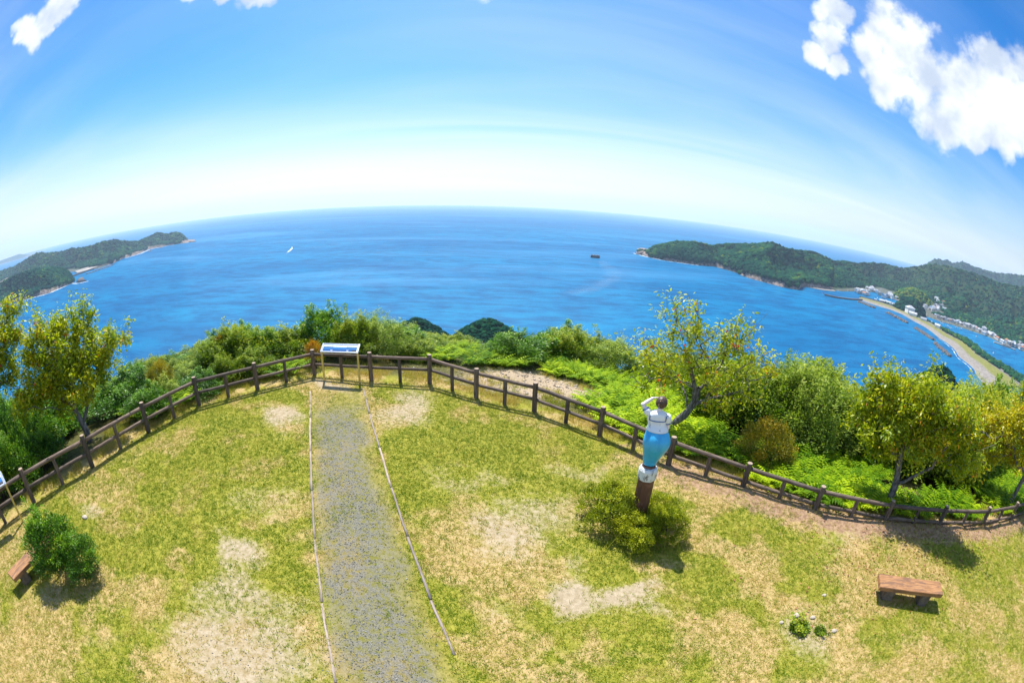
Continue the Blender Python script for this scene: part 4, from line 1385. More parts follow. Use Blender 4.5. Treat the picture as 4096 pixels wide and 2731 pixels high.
def arm(a, b, c):
    tube(bm, [a, a.lerp(b, 0.5), b, b.lerp(c, 0.35), c], [0.056, 0.052, 0.046, 0.045, 0.03], 12)
    sphere(bm, b, (0.046, 0.046, 0.046))


arm(SHL, ELL, HNL)
arm(SHR, ELR, HNR)


def hand(wrist, d, side, n_):
    """flat palm with four fingers and a thumb"""
    d = d.normalized()
    side = (side - d * side.dot(d)).normalized()
    palm = [wrist + d * q for q in (0.0, 0.035, 0.075)]
    for off in (-0.024, -0.008, 0.008, 0.024):
        tube(bm, [p + side * off for p in palm], [0.017, 0.016, 0.014], 8)
    for off, ln in ((-0.026, 0.052), (-0.009, 0.068), (0.009, 0.072), (0.026, 0.062)):
        p0 = wrist + d * 0.07 + side * off
        tube(bm, [p0, p0 + d * ln * 0.55 + n_ * 0.006, p0 + d * ln + n_ * 0.018], [0.0125, 0.0115, 0.009], 8)
    p0 = wrist + d * 0.02 + side * 0.03
    tube(bm, [p0, p0 + (d * 0.6 + side).normalized() * 0.035, p0 + (d + side * 0.5).normalized() * 0.065], [0.014, 0.0125, 0.01], 8)


hand(HNL, HC + Vector((-0.02, 0.13, 0.075)) - HNL, Vector((0, 0.6, -0.3)), Vector((0, 0, -1)))
hand(HNR, Vector((-0.1, 0.3, -1)), Vector((0, 1, 0)), Vector((-1, 0, 0)))
o = link('body', bm_mesh('body', bm), M['st_skin'], ST)
md = o.modifiers.new('skin', 'REMESH')
md.mode = 'VOXEL'
md.voxel_size = 0.007
md.use_smooth_shade = True
md = o.modifiers.new('soft', 'SMOOTH')
md.iterations = 4
md.factor = 0.5
for s in (-1, 1):
    bm = bmesh.new()
    sphere(bm, HC + Vector((s * 0.036, 0.103, 0.012)), (0.015, 0.008, 0.009))
    link('eye', bm_mesh('eye', bm, True), M['st_hair'], o)
# hair: short bob covering back and crown
bm = bmesh.new()
r_ = bmesh.ops.create_icosphere(bm, subdivisions=4, radius=1)
for v in bm.verts:
    p = v.co.copy()
    ww = 1 + 0.025 * math.sin(9 * p.x + 5 * p.z) * math.sin(11 * p.y + 3)
    v.co = Vector((p.x * 0.116 * ww, p.y * 0.125 * ww, p.z * 0.142 * ww))
    if p.z < -0.3:
        v.co.x *= 1.02 - 0.25 * max(0, -p.z - 0.5)
fr = [f for f in bm.faces if f.calc_center_median().y > 0.045 and f.calc_center_median().z < 0.065]
bmesh.ops.delete(bm, geom=fr, context='FACES')
bmesh.ops.translate(bm, verts=bm.verts, vec=HC + Vector((0, -0.012, 0.012)))
o = link('hair', bm_mesh('hair', bm, True), M['st_hair'], ST)
sm = o.modifiers.new('thick', 'SOLIDIFY')
sm.thickness = 0.012
# sailor collar: square flap over the back with a blue edge
bm = bmesh.new()
bt = bmesh.new()
NU, NV = 13, 9


def col_pt(u, v, lift):
    """u -1..1 across, v 0 (shoulder) .. 1 (lower edge)"""
    xx = u * (0.165 + 0.0 * v) - 0.008
    z = PT + 1.372 - 0.06 * abs(u) ** 2 * (1 - v) - v * 0.175
    # torso surface at that height
    zz = z - PT
    ry = np.interp(zz, [1.13, 1.22, 1.29, 1.34, 1.375], [0.132, 0.13, 0.122, 0.105, 0.08])
    rx = np.interp(zz, [1.13, 1.22, 1.29, 1.34, 1.375], [0.192, 0.212, 0.216, 0.19, 0.14])
    q = min(0.97, abs(xx + 0.01) / rx)
    yy = 0.066 - ry * math.sqrt(1 - q * q) - lift
    return (xx, yy, z)


gridv = [[bm.verts.new(col_pt(-1 + 2 * i / (NU - 1), j / (NV - 1), 0.012)) for j in range(NV)] for i in range(NU)]
for i in range(NU - 1):
    for j in range(NV - 1):
        bm.faces.new((gridv[i][j], gridv[i + 1][j], gridv[i + 1][j + 1], gridv[i][j + 1]))
cl_ = link('collar', bm_mesh('collar', bm, True), M['st_white'], ST)
cl_.modifiers.new('thick', 'SOLIDIFY').thickness = 0.008
edge = [col_pt(-1, j / 8, 0.016) for j in range(9)] + [col_pt(-1 + 2 * i / 12, 1, 0.016) for i in range(1, 13)] + [col_pt(1, 1 - j / 8, 0.016) for j in range(1, 9)]
tube(bt, edge, 0.0095, 6)
link('collar_stripe', bm_mesh('collar_stripe', bt, True), M['st_trim'], cl_)


for o in ST.children:
    if o.name.split('.')[0] not in ('pedestal', 'pedestal_cap', 'plinth'):
        o.scale = (1, 1, 0.9)
        o.location.z = PT * 0.1


# ------------------------------------------------------------------ foliage
def leaf_quads(C, A, Nn, ln, wd):
    """leaf blades: base C, axis A, normal Nn"""
    A = A / np.linalg.norm(A, axis=1, keepdims=True)
    S = np.cross(A, Nn)
    S /= np.maximum(np.linalg.norm(S, axis=1, keepdims=True), 1e-6)
    up_ = np.cross(S, A)
    ln = ln[:, None]
    wd = wd[:, None]
    V = np.stack([C, C + A * ln * 0.45 + S * wd * 0.5 + up_ * wd * 0.12, C + A * ln - up_ * ln * 0.08, C + A * ln * 0.45 - S * wd * 0.5 + up_ * wd * 0.12], 1)
    F = np.arange(len(C) * 4).reshape(-1, 4)
    return V.reshape(-1, 3), F


def unit(v):
    return v / np.maximum(np.linalg.norm(v, axis=-1, keepdims=True), 1e-9)


def shrub_foliage(seed, rx=1.15, h=2.2, nclump=60, leaves=150, leaf=0.075, lw=0.45, sprigs=26, sprig_h=0.45, clump_r=0.32, droop=0.0, tip=0.25):
    """foliage of one shrub, ground at z=0"""
    g = np.random.default_rng(seed)
    d = unit(g.normal(0, 1, (nclump, 3)))
    d[:, 2] = np.abs(d[:, 2]) * 1.0 - 0.25
    lump = 0.72 + 0.4 * g.random(nclump)
    cc = np.stack([d[:, 0] * rx * 0.82 * lump, d[:, 1] * rx * 0.82 * lump, h * 0.42 + d[:, 2] * h * 0.48 * lump], -1)
    cr = clump_r * g.uniform(0.65, 1.3, nclump)
    ct = g.normal(0.45, 0.2, nclump)
    idx = np.repeat(np.arange(nclump), leaves)
    q = unit(g.normal(0, 1, (len(idx), 3)))
    rad = cr[idx] * g.uniform(0.35, 1.05, len(idx))
    P = cc[idx] + q * rad[:, None] * np.array([1, 1, 0.85])
    A = unit(q + unit(P - np.array([0, 0, h * 0.3])) * 0.5 + g.normal(0, 0.5, P.shape) + np.array([0, 0, 0.35 - droop]))
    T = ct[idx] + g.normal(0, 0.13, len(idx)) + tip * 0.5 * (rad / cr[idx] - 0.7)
    # upright leafy shoots
    if sprigs:
        top = np.argsort(-(cc[:, 2] + g.random(nclump) * 0.5))[:max(sprigs // 2, 1)]
        b = cc[g.choice(top, sprigs)] + g.normal(0, 0.12, (sprigs, 3))
        sh = sprig_h * g.uniform(0.4, 1.3, sprigs)
        ks = np.repeat(np.arange(sprigs), 55)
        u = g.random(len(ks))
        lean = g.normal(0, 0.16, (sprigs, 2))
        P2 = b[ks] + np.stack([lean[ks, 0] * u * sh[ks], lean[ks, 1] * u * sh[ks], cr.mean() * 0.5 + u * sh[ks]], -1) + g.normal(0, 1, (len(ks), 3)) * (0.065 * (1 - 0.6 * u))[:, None]
        A2 = unit(g.normal(0, 1, P2.shape) * np.array([1, 1, 0.4]) + np.array([0, 0, 0.8]))
        P = np.concatenate([P, P2])
        A = np.concatenate([A, A2])
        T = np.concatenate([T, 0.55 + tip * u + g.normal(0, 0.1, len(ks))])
    keep = P[:, 2] > 0.03
    P, A, T = P[keep], A[keep], T[keep]
    Nn = unit(g.normal(0, 0.7, P.shape) + np.array([0, 0, 1.0]) + unit(P - np.array([0, 0, h * 0.4])) * 0.6)
    ln = leaf * g.uniform(0.7, 1.35, len(P))
    V, F = leaf_quads(P, A, Nn, ln, ln * lw * g.uniform(0.85, 1.2, len(P)))
    return V, F, np.repeat(np.clip(T, 0, 1), 4), cc


def stems_mesh(cc, seed, n=14, r=0.02, base=0.12):
    g = random.Random(seed)
    bm = bmesh.new()
    pick = g.sample(range(len(cc)), min(n, len(cc)))
    for k in pick:
        e = Vector(cc[k])
        a = g.uniform(0, 6.28)
        s = Vector((base * math.cos(a), base * math.sin(a), -0.25))
        m1 = s.lerp(e, 0.35) + Vector((g.uniform(-.1, .1), g.uniform(-.1, .1), 0.12))
        m2 = s.lerp(e, 0.7) + Vector((g.uniform(-.1, .1), g.uniform(-.1, .1), 0.08))
        tube(bm, [s, m1, m2, e], [r, r * 0.8, r * 0.55, r * 0.3], 5, False)
    return bm_mesh('stems', bm, True)


SHRUB = {}


def shrub_kind(key, mat, seeds, **kw):
    SHRUB[key] = []
    for s in seeds:
        V, F, T, cc = shrub_foliage(s, **kw)
        me_ = mesh_np('foliage', V, F, {'tone': T})
        me_.materials.append(M[mat])
        st_ = stems_mesh(cc, s)
        st_.materials.append(M['twig'])
        SHRUB[key].append((me_, st_, float(np.percentile(V[:, 2], 99.3)), float(np.percentile(np.hypot(V[:, 0], V[:, 1]), 97))))


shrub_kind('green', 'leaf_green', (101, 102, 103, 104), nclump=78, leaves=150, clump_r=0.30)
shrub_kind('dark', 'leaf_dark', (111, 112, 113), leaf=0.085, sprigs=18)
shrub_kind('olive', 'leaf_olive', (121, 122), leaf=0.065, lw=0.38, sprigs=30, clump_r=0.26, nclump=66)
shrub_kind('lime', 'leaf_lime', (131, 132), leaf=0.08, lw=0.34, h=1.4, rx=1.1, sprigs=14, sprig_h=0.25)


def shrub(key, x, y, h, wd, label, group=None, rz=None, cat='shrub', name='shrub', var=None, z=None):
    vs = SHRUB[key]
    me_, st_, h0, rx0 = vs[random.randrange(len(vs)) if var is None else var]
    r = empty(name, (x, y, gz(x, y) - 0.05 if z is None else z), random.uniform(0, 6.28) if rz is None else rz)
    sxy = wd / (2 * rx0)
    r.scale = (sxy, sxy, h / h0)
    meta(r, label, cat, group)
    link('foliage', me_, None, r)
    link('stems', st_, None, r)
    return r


# --- the thicket beyond the fence: its skyline as (bearing, elevation angle)
SKYL = [(-80, -11), (-70.5, -13.6), (-65.1, -15.3), (-59.6, -16.3), (-53.8, -15.7), (-51.0, -14.9), (-47.1, -15.0), (-44.7, -15.7), (-42.7, -15.9), (-41.0, -14.7), (-39.3, -14.2), (-36.4, -13.1), (-33.5, -14.3), (-31.4, -13.6),
        (-30.2, -14.3), (-27.8, -14.3), (-26.9, -13.0), (-25.1, -12.2), (-23.1, -12.1), (-21.2, -11.6), (-19.9, -11.8), (-18.0, -12.8), (-16.2, -13.8), (-14.8, -14.8), (-13.9, -15.8), (-11.3, -16.3), (-8.1, -16.5), (-4.8, -16.1),
        (-1.6, -15.4), (1.6, -15.5), (4.8, -15.5), (6.1, -14.7), (7.7, -14.7), (9.0, -15.5), (12.6, -15.5), (15.2, -15.3), (16.5, -15.6), (19.6, -16.5), (27.9, -15.8), (34.5, -15.2), (37.3, -13.9), (40.7, -13.6), (43.0, -14.2),
        (45.8, -15.3), (48.8, -15.4), (55.5, -13.5), (60.5, -11.5), (62.5, -9.7), (65.3, -8.8), (68.9, -8.2), (80, -8)]
FB = resample(FENCE_ALL, 400)
FT = np.gradient(FB, axis=0)
FT /= np.linalg.norm(FT, axis=1)[:, None]
FN = np.stack([-FT[:, 1], FT[:, 0]], -1)
ORD = ['first', 'second', 'third', 'fourth', 'fifth', 'sixth', 'seventh', 'eighth', 'ninth', 'tenth', 'eleventh', 'twelfth', 'thirteenth', 'fourteenth', 'fifteenth', 'sixteenth', 'seventeenth', 'eighteenth', 'nineteenth', 'twentieth']
srng = random.Random(12)
PLACED = []
for row, (off, step, frac, wd) in enumerate([(1.5, 1.3, 0.62, 1.9), (3.2, 1.45, 0.86, 2.3), (5.4, 1.6, 0.97, 2.6), (8.2, 1.8, 1.0, 3.0), (11.5, 2.2, 1.0, 3.4)]):
    s = srng.uniform(0, 1.0)
    tot = 62.0
    while s < tot:
        k = min(399, int(s / tot * 399))
        p = FB[k] + FN[k] * (off + srng.uniform(-0.5, 0.5))
        s += step * srng.uniform(0.8, 1.2)
        az = math.degrees(math.atan2(p[0], p[1]))
        if not -80 < az < 84:
            continue
        ds_ = math.hypot(*p)
        z0 = gz(p[0], p[1])
        top = CZ + ds_ * math.tan(R(interp(SKYL, az))) - 0.05
        hmax = top - z0
        # the stony slope, the fern bank and the open ground behind the middle fence keep clear of tall shrubs
        if -27 < az < 11 and off < (2.6 if az < -12 else 4.6):
            continue
        if -7 < az < 9 and off < 6 and srng.random() < 0.3:
            continue
        if 3 < az < 24 and off < 6.8:
            continue
        if az > 22 and off < 5.0:
            continue
        if hmax < 0.5:
            continue
        h = min(hmax * frac * srng.uniform(0.93, 1.06) * (0.93 if az > 25 else 1.0), 3.9)
        if min(math.hypot(p[0] - a_, p[1] - b_) for a_, b_ in ((7.75, 10.4), (10.9, 7.3), (-7.55, 15.5), (5.1, 12.4), (-13.1, 7.7), (-12.3, 7.2), (7.3, 11.6), (7.0, 12.4))) < 1.7:
            continue
        PLACED.append((az, row, p[0], p[1], h, max(wd, h * 1.0) * srng.uniform(0.9, 1.15) * (1.2 if az > 20 else 1.08)))
PLACED.sort()
SECT = [(-90, -45, 'left of the fence bend'), (-45, -27, 'between left bend and board'), (-27, -8, 'behind the panorama board'), (-8, 20, 'behind the fern bank'), (20, 48, 'right of the statue'), (48, 90, 'beyond right-hand fence')]
KN = {'green': 'bright green leafy', 'dark': 'dark glossy', 'olive': 'grey-green fine-leaved'}
ROWN = ['front row', 'second row', 'middle row', 'back row', 'farthest row']
cnt = {}
for az, row, x, y, h, wd in PLACED:
    sec = [q for q in SECT if q[0] <= az < q[1]][0]
    if az < -48:
        key = srng.choices(['dark', 'green', 'olive'], [6, 2, 1])[0]
    elif az < -8:
        key = srng.choices(['dark', 'green', 'olive'], [2, 6, 1])[0]
    elif az < 20:
        key = srng.choices(['dark', 'green', 'olive'], [1, 6, 2])[0]
    else:
        key = srng.choices(['dark', 'green', 'olive'], [1, 6, 3])[0]
    ck = (sec[2], key, row)
    cnt[ck] = cnt.get(ck, 0) + 1
    shrub(key, x, y, h, wd, '%s %s shrub from left, %s, %s' % (ORD[min(19, cnt[ck] - 1)], KN[key], ROWN[row], sec[2]), 'shrubs of the thicket beyond the fence')

for az, d, key, lb in ((-36.2, 18.6, 'green', 'tall green shrub in the gap left of the orange-leaved shrub'), (-32.6, 19.4, 'dark', 'tall dark shrub closing the gap behind the orange-leaved shrub'),
                       (-29.6, 19.2, 'green', 'broad green shrub at left behind the panorama board post'), (-24.5, 19.8, 'dark', 'broad dark shrub directly behind the panorama board')):
    x, y = polar(az, d)
    shrub(key, x, y, CZ + d * math.tan(R(float(interp(SKYL, az)))) - gz(x, y) + 0.05, 3.0, lb, 'shrubs of the thicket beyond the fence')
# named shrubs
shrub_kind('orange', 'leaf_orange', (141,), h=1.2, rx=0.6, nclump=46, leaves=90, leaf=0.05, sprigs=0, clump_r=0.15)
shrub_kind('rust', 'leaf_rust', (151,), h=1.5, rx=0.95, nclump=90, leaves=130, leaf=0.05, sprigs=6, sprig_h=0.1, clump_r=0.2)
shrub_kind('lawn', 'leaf_dark', (161,), h=1.9, rx=0.85, nclump=70, leaves=150, leaf=0.07, lw=0.36, sprigs=26, sprig_h=0.28, clump_r=0.22)
shrub_kind('box', 'leaf_box', (171, 172, 173), h=0.95, rx=0.75, nclump=80, leaves=120, leaf=0.04, lw=0.5, sprigs=14, sprig_h=0.12, clump_r=0.14)
shrub('orange', -7.5, 15.4, 1.15, 0.8, 'small orange-leaved shrub on bare stems left of the panorama board', var=0, z=gz(-7.55, 15.5))
shrub('rust', 7.55, 10.3, 1.6, 2.0, 'rounded rust and olive clipped bush just beyond the right-hand fence', var=0, z=-0.45)
shrub('orange', -11.6, 14.9, 1.2, 1.3, 'orange-tinged shrub among the green thicket left of the board', var=0, z=gz(-11.6, 14.9) + 0.3)
shrub('rust', -12.4, 11.4, 1.2, 1.2, 'yellowing shrub beside the left cherry tree', var=0, z=gz(-12.4, 11.4) + 0.25)
shrub('lawn', -8.98, 2.98, 1.6, 1.5, 'dense dark green shrub standing on the lawn at lower left', var=0)
shrub('lawn', -8.25, 3.22, 1.1, 1.15, 'lower dark green side of the lawn shrub at lower left, near the path', var=0, rz=2.0)
B1 = 'low olive bushes planted round the statue pedestal'
shrub('box', 2.25, 7.85, 1.05, 1.5, 'large rounded olive bush left of the statue pedestal', B1, var=0)
shrub('box', 3.45, 8.0, 0.7, 1.1, 'olive bush behind and right of the statue pedestal', B1, var=1)
shrub('box', 3.45, 7.30, 0.85, 1.1, 'dark olive bush right of the statue pedestal', B1, var=2)
shrub('box', 2.75, 7.15, 0.75, 1.15, 'low straggling olive bush in front of the statue pedestal', B1, var=1, rz=1.0)
shrub('box', 2.45, 8.5, 0.7, 0.9, 'olive bush behind the statue pedestal on the left', B1, var=2, rz=2.0)
shrub_kind('plant', 'leaf_green', (181,), h=0.34, rx=0.24, nclump=26, leaves=26, leaf=0.06, lw=0.6, sprigs=4, sprig_h=0.08, clump_r=0.07)
shrub('plant', 5.52, 4.08, 0.32, 0.55, 'small bright green leafy plant in a bare patch on the right lawn', None, cat='plant', name='plant', var=0)
shrub('plant', 5.95, 3.86, 0.20, 0.36, 'smaller green sprout beside the leafy plant on the right lawn', None, cat='plant', name='plant', var=0, rz=2.2)
big = [(66.5, 46, 4.6, 5.0, 'dark', 'large dark round-headed tree down the slope at the right edge'), (62.4, 42, 4.0, 4.4, 'olive', 'grey-green round-headed tree down the slope, left of the dark one'), (70.0, 38, 4.5, 5.0, 'green', 'bright green tree at the far right edge below the horizon')]
for az, d, h, wd, key, lb in big:
    x, y = polar(az, d)
    el = float(interp(SKYL, az))
    zt = CZ + d * math.tan(R(el))
    r = shrub(key, x, y, h, wd, lb, None, None, 'tree', 'tree', 0, zt - h * 1.05)
    bm = bmesh.new()
    tube(bm, [(0, 0, -6.0), (0.05, 0.02, -2.0), (0, 0, 0.9)], [0.3, 0.22, 0.12], 8)
    link('trunk', bm_mesh('trunk', bm, True), M['bark'], r)


# ------------------------------------------------------------------ cherry trees
def cherry(label, trunk, ells, n_att, per, mat, seed, leaf=0.135, limb=None, depth=0.75, bare=0.0, shoots=70):
    g = np.random.default_rng(seed)
    base = Vector(trunk[0])
    vol = np.array([e[3] ** 2 * e[4] for e in ells])
    pick = g.choice(len(ells), n_att, p=vol / vol.sum())
    view = unit(np.array([[base.x, base.y, 0.0]]))[0]
    rt = np.array([view[1], -view[0], 0])
    q = unit(g.normal(0, 1, (n_att, 3))) * g.uniform(0.35, 1.0, (n_att, 1))
    E = np.array(ells)
    att = E[pick, :3] + q[:, :1] * E[pick, 3:4] * rt + q[:, 1:2] * E[pick, 3:4] * depth * view + q[:, 2:3] * E[pick, 4:5] * np.array([0, 0, 1])
    nodes = [np.array(p) for p in resample(trunk, 10)]
    par = [-1] + list(range(len(nodes) - 1))
    if limb:
        for L_ in limb:
            pl_ = resample(L_, 6)
            k0 = int(np.argmin([np.linalg.norm(nodes[i] - pl_[0]) for i in range(len(nodes))]))
            for p in pl_[1:]:
                nodes.append(p)
                par.append(k0)
                k0 = len(nodes) - 1
    start = 5
    fork = nodes[9]
    order = np.argsort(np.linalg.norm(att - fork, axis=1) + g.normal(0, 0.1, n_att))
    tips = []
    plen = [0.0] * len(nodes)
    for i in range(1, len(nodes)):
        plen[i] = plen[par[i]] + np.linalg.norm(nodes[i] - nodes[par[i]])
    for k in order:
        a = att[k]
        NN = np.array(nodes[start:])
        d = np.linalg.norm(NN - a, axis=1)
        cost = d + 0.22 * np.array(plen[start:]) + 0.5 * np.maximum(0, NN[:, 2] - a[2])
        j = int(np.argmin(cost)) + start
        p0 = nodes[j]
        L = np.linalg.norm(a - p0)
        ns = max(2, int(L / 0.22))
        prev = j
        side = g.normal(0, 0.07, 3) * L
        for s_ in range(1, ns + 1):
            u = s_ / ns
            p = p0 + (a - p0) * u + side * math.sin(math.pi * u) + np.array([0, 0, 0.10 * L * math.sin(math.pi * u)])
            nodes.append(p)
            par.append(prev)
            plen.append(plen[prev] + L / ns)
            prev = len(nodes) - 1
        tips.append(prev)
    # long upright shoots from the outside of the crown
    for k in g.choice(len(tips), min(len(tips), shoots), replace=False):
        tp = tips[k]
        if nodes[tp][2] < np.median(att[:, 2]) - 0.3:
            continue
        out = unit((nodes[tp] - fork)[None])[0] * np.array([1, 1, 0.4]) + np.array([0, 0, 0.75]) + g.normal(0, 0.15, 3)
        L = g.uniform(0.3, 0.75)
        prev = tp
        for s_ in range(4):
            nodes.append(nodes[prev] + out / np.linalg.norm(out) * L / 4)
            par.append(prev)
            prev = len(nodes) - 1
        tips[k] = prev
    n = len(nodes)
    wgt = np.zeros(n)
    for tp in tips:
        wgt[tp] += 1
    for i in range(n - 1, 0, -1):
        if par[i] >= 0:
            wgt[par[i]] += wgt[i]
    rad = 0.0058 * np.maximum(wgt, 0.35) ** 0.52
    rad[:10] = np.maximum(rad[:10], np.linspace(0.115, 0.075, 10))
    # trunk and branches as 6-sided cones per segment
    V, F = [], []
    ang = np.linspace(0, 2 * math.pi, 7)[:-1]
    for i in range(1, n):
        p, q_ = np.array(nodes[par[i]]), np.array(nodes[i])
        dd = q_ - p
        L = np.linalg.norm(dd)
        if L < 1e-5:
            continue
        dd /= L
        a_ = np.cross(dd, [0.3, 0.2, 0.93])
        a_ /= np.linalg.norm(a_)
        b_ = np.cross(dd, a_)
        r0 = rad[par[i]] if (i < 10 or wgt[par[i]] < 2.2 * wgt[i]) else rad[i] * 1.15
        o_ = len(V) * 12
        ring = np.cos(ang)[:, None] * a_ + np.sin(ang)[:, None] * b_
        V.append(np.concatenate([p + ring * r0, q_ + dd * rad[i] * 0.4 + ring * rad[i]]))
        F += [[o_ + k, o_ + (k + 1) % 6, o_ + 6 + (k + 1) % 6, o_ + 6 + k] for k in range(6)]
    r = empty('cherry_tree', base)
    meta(r, label, 'tree')
    bo = np.array(base)
    link('trunk', mesh_np('trunk', np.concatenate(V) - bo, np.array(F), None, True), M['bark'], r)
    # leaves: hanging along the outer twigs
    C, T = [], []
    wt = [i for i in range(10, n) if wgt[i] <= 2.5]
    for tp in tips:
        if g.random() < bare:
            continue
        chain = [tp]
        while len(chain) < 6 and par[chain[-1]] > 9 and wgt[par[chain[-1]]] <= 3:
            chain.append(par[chain[-1]])
        m_ = int(per * g.uniform(0.5, 1.5))
        tt0 = g.normal(0.5, 0.13)
        ix = g.choice(chain, m_)
        C.append(np.array(nodes)[ix] + g.normal(0, 0.115, (m_, 3)) + np.array([0, 0, 0.02]))
        T.append(tt0 + g.normal(0, 0.13, m_) + 0.5 * (g.random(m_) < 0.012))
    C = np.concatenate(C)
    T = np.concatenate(T)
    A = unit(g.normal(0, 1, C.shape) * np.array([1, 1, 0.5]) + np.array([0, 0, -0.55]))
    Nn = unit(g.normal(0, 0.8, C.shape) + np.array([0, 0, 0.9]))
    ln = leaf * g.uniform(0.7, 1.25, len(C))
    V, F = leaf_quads(C - bo, A, Nn, ln, ln * 0.44)
    link('crown', mesh_np('crown', V, F, {'tone': np.repeat(np.clip(T, 0, 1), 4)}), M[mat], r)
    return r


cherry('gnarled cherry tree with thinning yellow-green leaves rising behind the statue',
       [(5.04, 12.42, -0.75), (5.14, 12.37, 0.17), (5.47, 12.23, 0.48), (5.68, 12.14, 0.99), (5.71, 12.12, 1.46)],
       [(5.03, 12.42, 3.72, 0.81, 0.83), (4.66, 12.56, 4.18, 0.37, 0.45), (5.53, 12.2, 2.81, 1.5, 1.0), (4.17, 12.73, 2.2, 1.07, 0.86), (6.64, 11.64, 2.88, 1.28, 1.0), (7.34, 11.21, 2.36, 0.83, 0.7), (5.84, 12.06, 1.77, 2.0, 0.79), (3.95, 12.81, 1.6, 0.69, 0.63), (6.61, 11.66, 1.45, 1.16, 0.47)],
       300, 26, 'leaf_cherry', 201, limb=[[(5.3, 12.3, 0.35), (5.55, 12.2, 0.75), (5.65, 12.1, 1.25), (5.3, 12.2, 2.2)], [(5.68, 12.14, 0.99), (6.3, 11.8, 1.35), (7.1, 11.4, 1.75)]], bare=0.28)
cherry('cherry tree with dense yellow leaves behind the right-hand fence',
       [(10.92, 7.3, -0.35), (10.87, 7.32, 0.5), (10.72, 7.4, 1.1), (10.65, 7.46, 1.52)],
       [(10.07, 8.22, 2.99, 0.95, 0.67), (10.68, 7.41, 3.02, 1.31, 0.82), (9.79, 8.55, 2.28, 0.74, 0.83), (10.49, 7.67, 2.04, 1.49, 0.76), (11.16, 6.67, 3.02, 0.95, 0.74), (11.53, 6.01, 2.73, 0.73, 0.6), (11.24, 6.53, 2.22, 0.96, 0.53), (11.9, 5.75, 2.0, 0.9, 0.5), (10.1, 8.2, 1.65, 1.0, 0.5)],
       370, 56, 'leaf_cherry', 203, limb=[[(10.87, 7.2, 0.5), (11.1, 6.9, 0.95), (11.35, 6.5, 1.4)]])
cherry('cherry tree turning orange-yellow at the far right edge',
       [(17.33, 5.2, -0.7), (17.32, 5.1, 0.4), (17.28, 5.03, 0.96), (17.18, 5.36, 1.29)],
       [(16.41, 7.4, 1.86, 1.11, 0.72), (16.9, 6.2, 2.15, 1.2, 0.92), (16.61, 6.93, 1.09, 1.02, 0.62), (17.11, 5.6, 1.47, 0.91, 0.72), (17.16, 5.42, 2.65, 1.0, 1.12), (15.4, 8.6, 1.35, 1.3, 0.7)],
       260, 56, 'leaf_cherry_orange', 205)
cherry('yellow-green cherry tree with forked trunk behind the left-hand fence',
       [(-13.1, 7.71, -0.3), (-13.11, 7.68, 0.7), (-13.21, 7.52, 1.39), (-13.19, 7.55, 1.8)],
       [(-13.18, 7.58, 3.3, 1.43, 1.12), (-12.69, 8.37, 4.0, 0.58, 0.68), (-13.44, 7.11, 3.97, 0.75, 0.68), (-12.32, 8.9, 2.92, 0.93, 0.86), (-11.81, 9.57, 3.29, 0.42, 0.52), (-13.17, 7.59, 2.27, 1.71, 0.87), (-13.81, 6.34, 3.06, 0.93, 0.95), (-14.03, 5.85, 2.13, 0.77, 0.52)],
       360, 60, 'leaf_cherry', 207, limb=[[(-13.11, 7.68, 0.9), (-12.9, 8.0, 1.5), (-12.5, 8.6, 2.3)]])
cherry('yellow-green cherry tree cut by the left edge of the picture',
       [(-15.63, 3.43, -0.8), (-15.5, 3.9, 1.5), (-15.43, 4.23, 2.58)],
       [(-14.7, 6.32, 4.69, 0.52, 0.53), (-14.79, 6.09, 4.07, 0.7, 0.81), (-15.15, 5.15, 3.97, 1.05, 1.25), (-14.93, 5.75, 3.17, 0.62, 0.63), (-14.35, 7.08, 4.65, 0.22, 0.45)],
       180, 56, 'leaf_cherry', 209)

# ------------------------------------------------------------------ ferns (one mass of ground cover)
def fern_points(n, seed):
    g = np.random.default_rng(seed)
    X = g.uniform(-14, 28, n)
    Y = g.uniform(3, 30, n)
    d = fence_dist(X, Y)
    az = np.degrees(np.arctan2(X, Y))
    nn = fbm(X * 0.5, Y * 0.5, 3, 77)
    bank = (az > 5) & (az < 27) & (d > 0.8 + 2.3 * sstep(-az, -14, -7)) & (d < 9.5)
    right = (az >= 27) & (az < 84) & (d > 0.45) & (d < 6) & (nn > 0.40)
    mid = (az > -26) & (az <= 6) & (d > 3.0) & (d < 8) & (nn > 0.48)
    leftf = (az <= -26) & (d > 0.5) & (d < 2.0) & (nn > 0.60)
    scr = np.exp(-(((X - 1.2) / 2.8) ** 2 + ((Y - 16.3) / 1.7) ** 2)) > 0.35
    k = (bank | right | mid | leftf) & ~scr
    return X[k], Y[k], az[k]


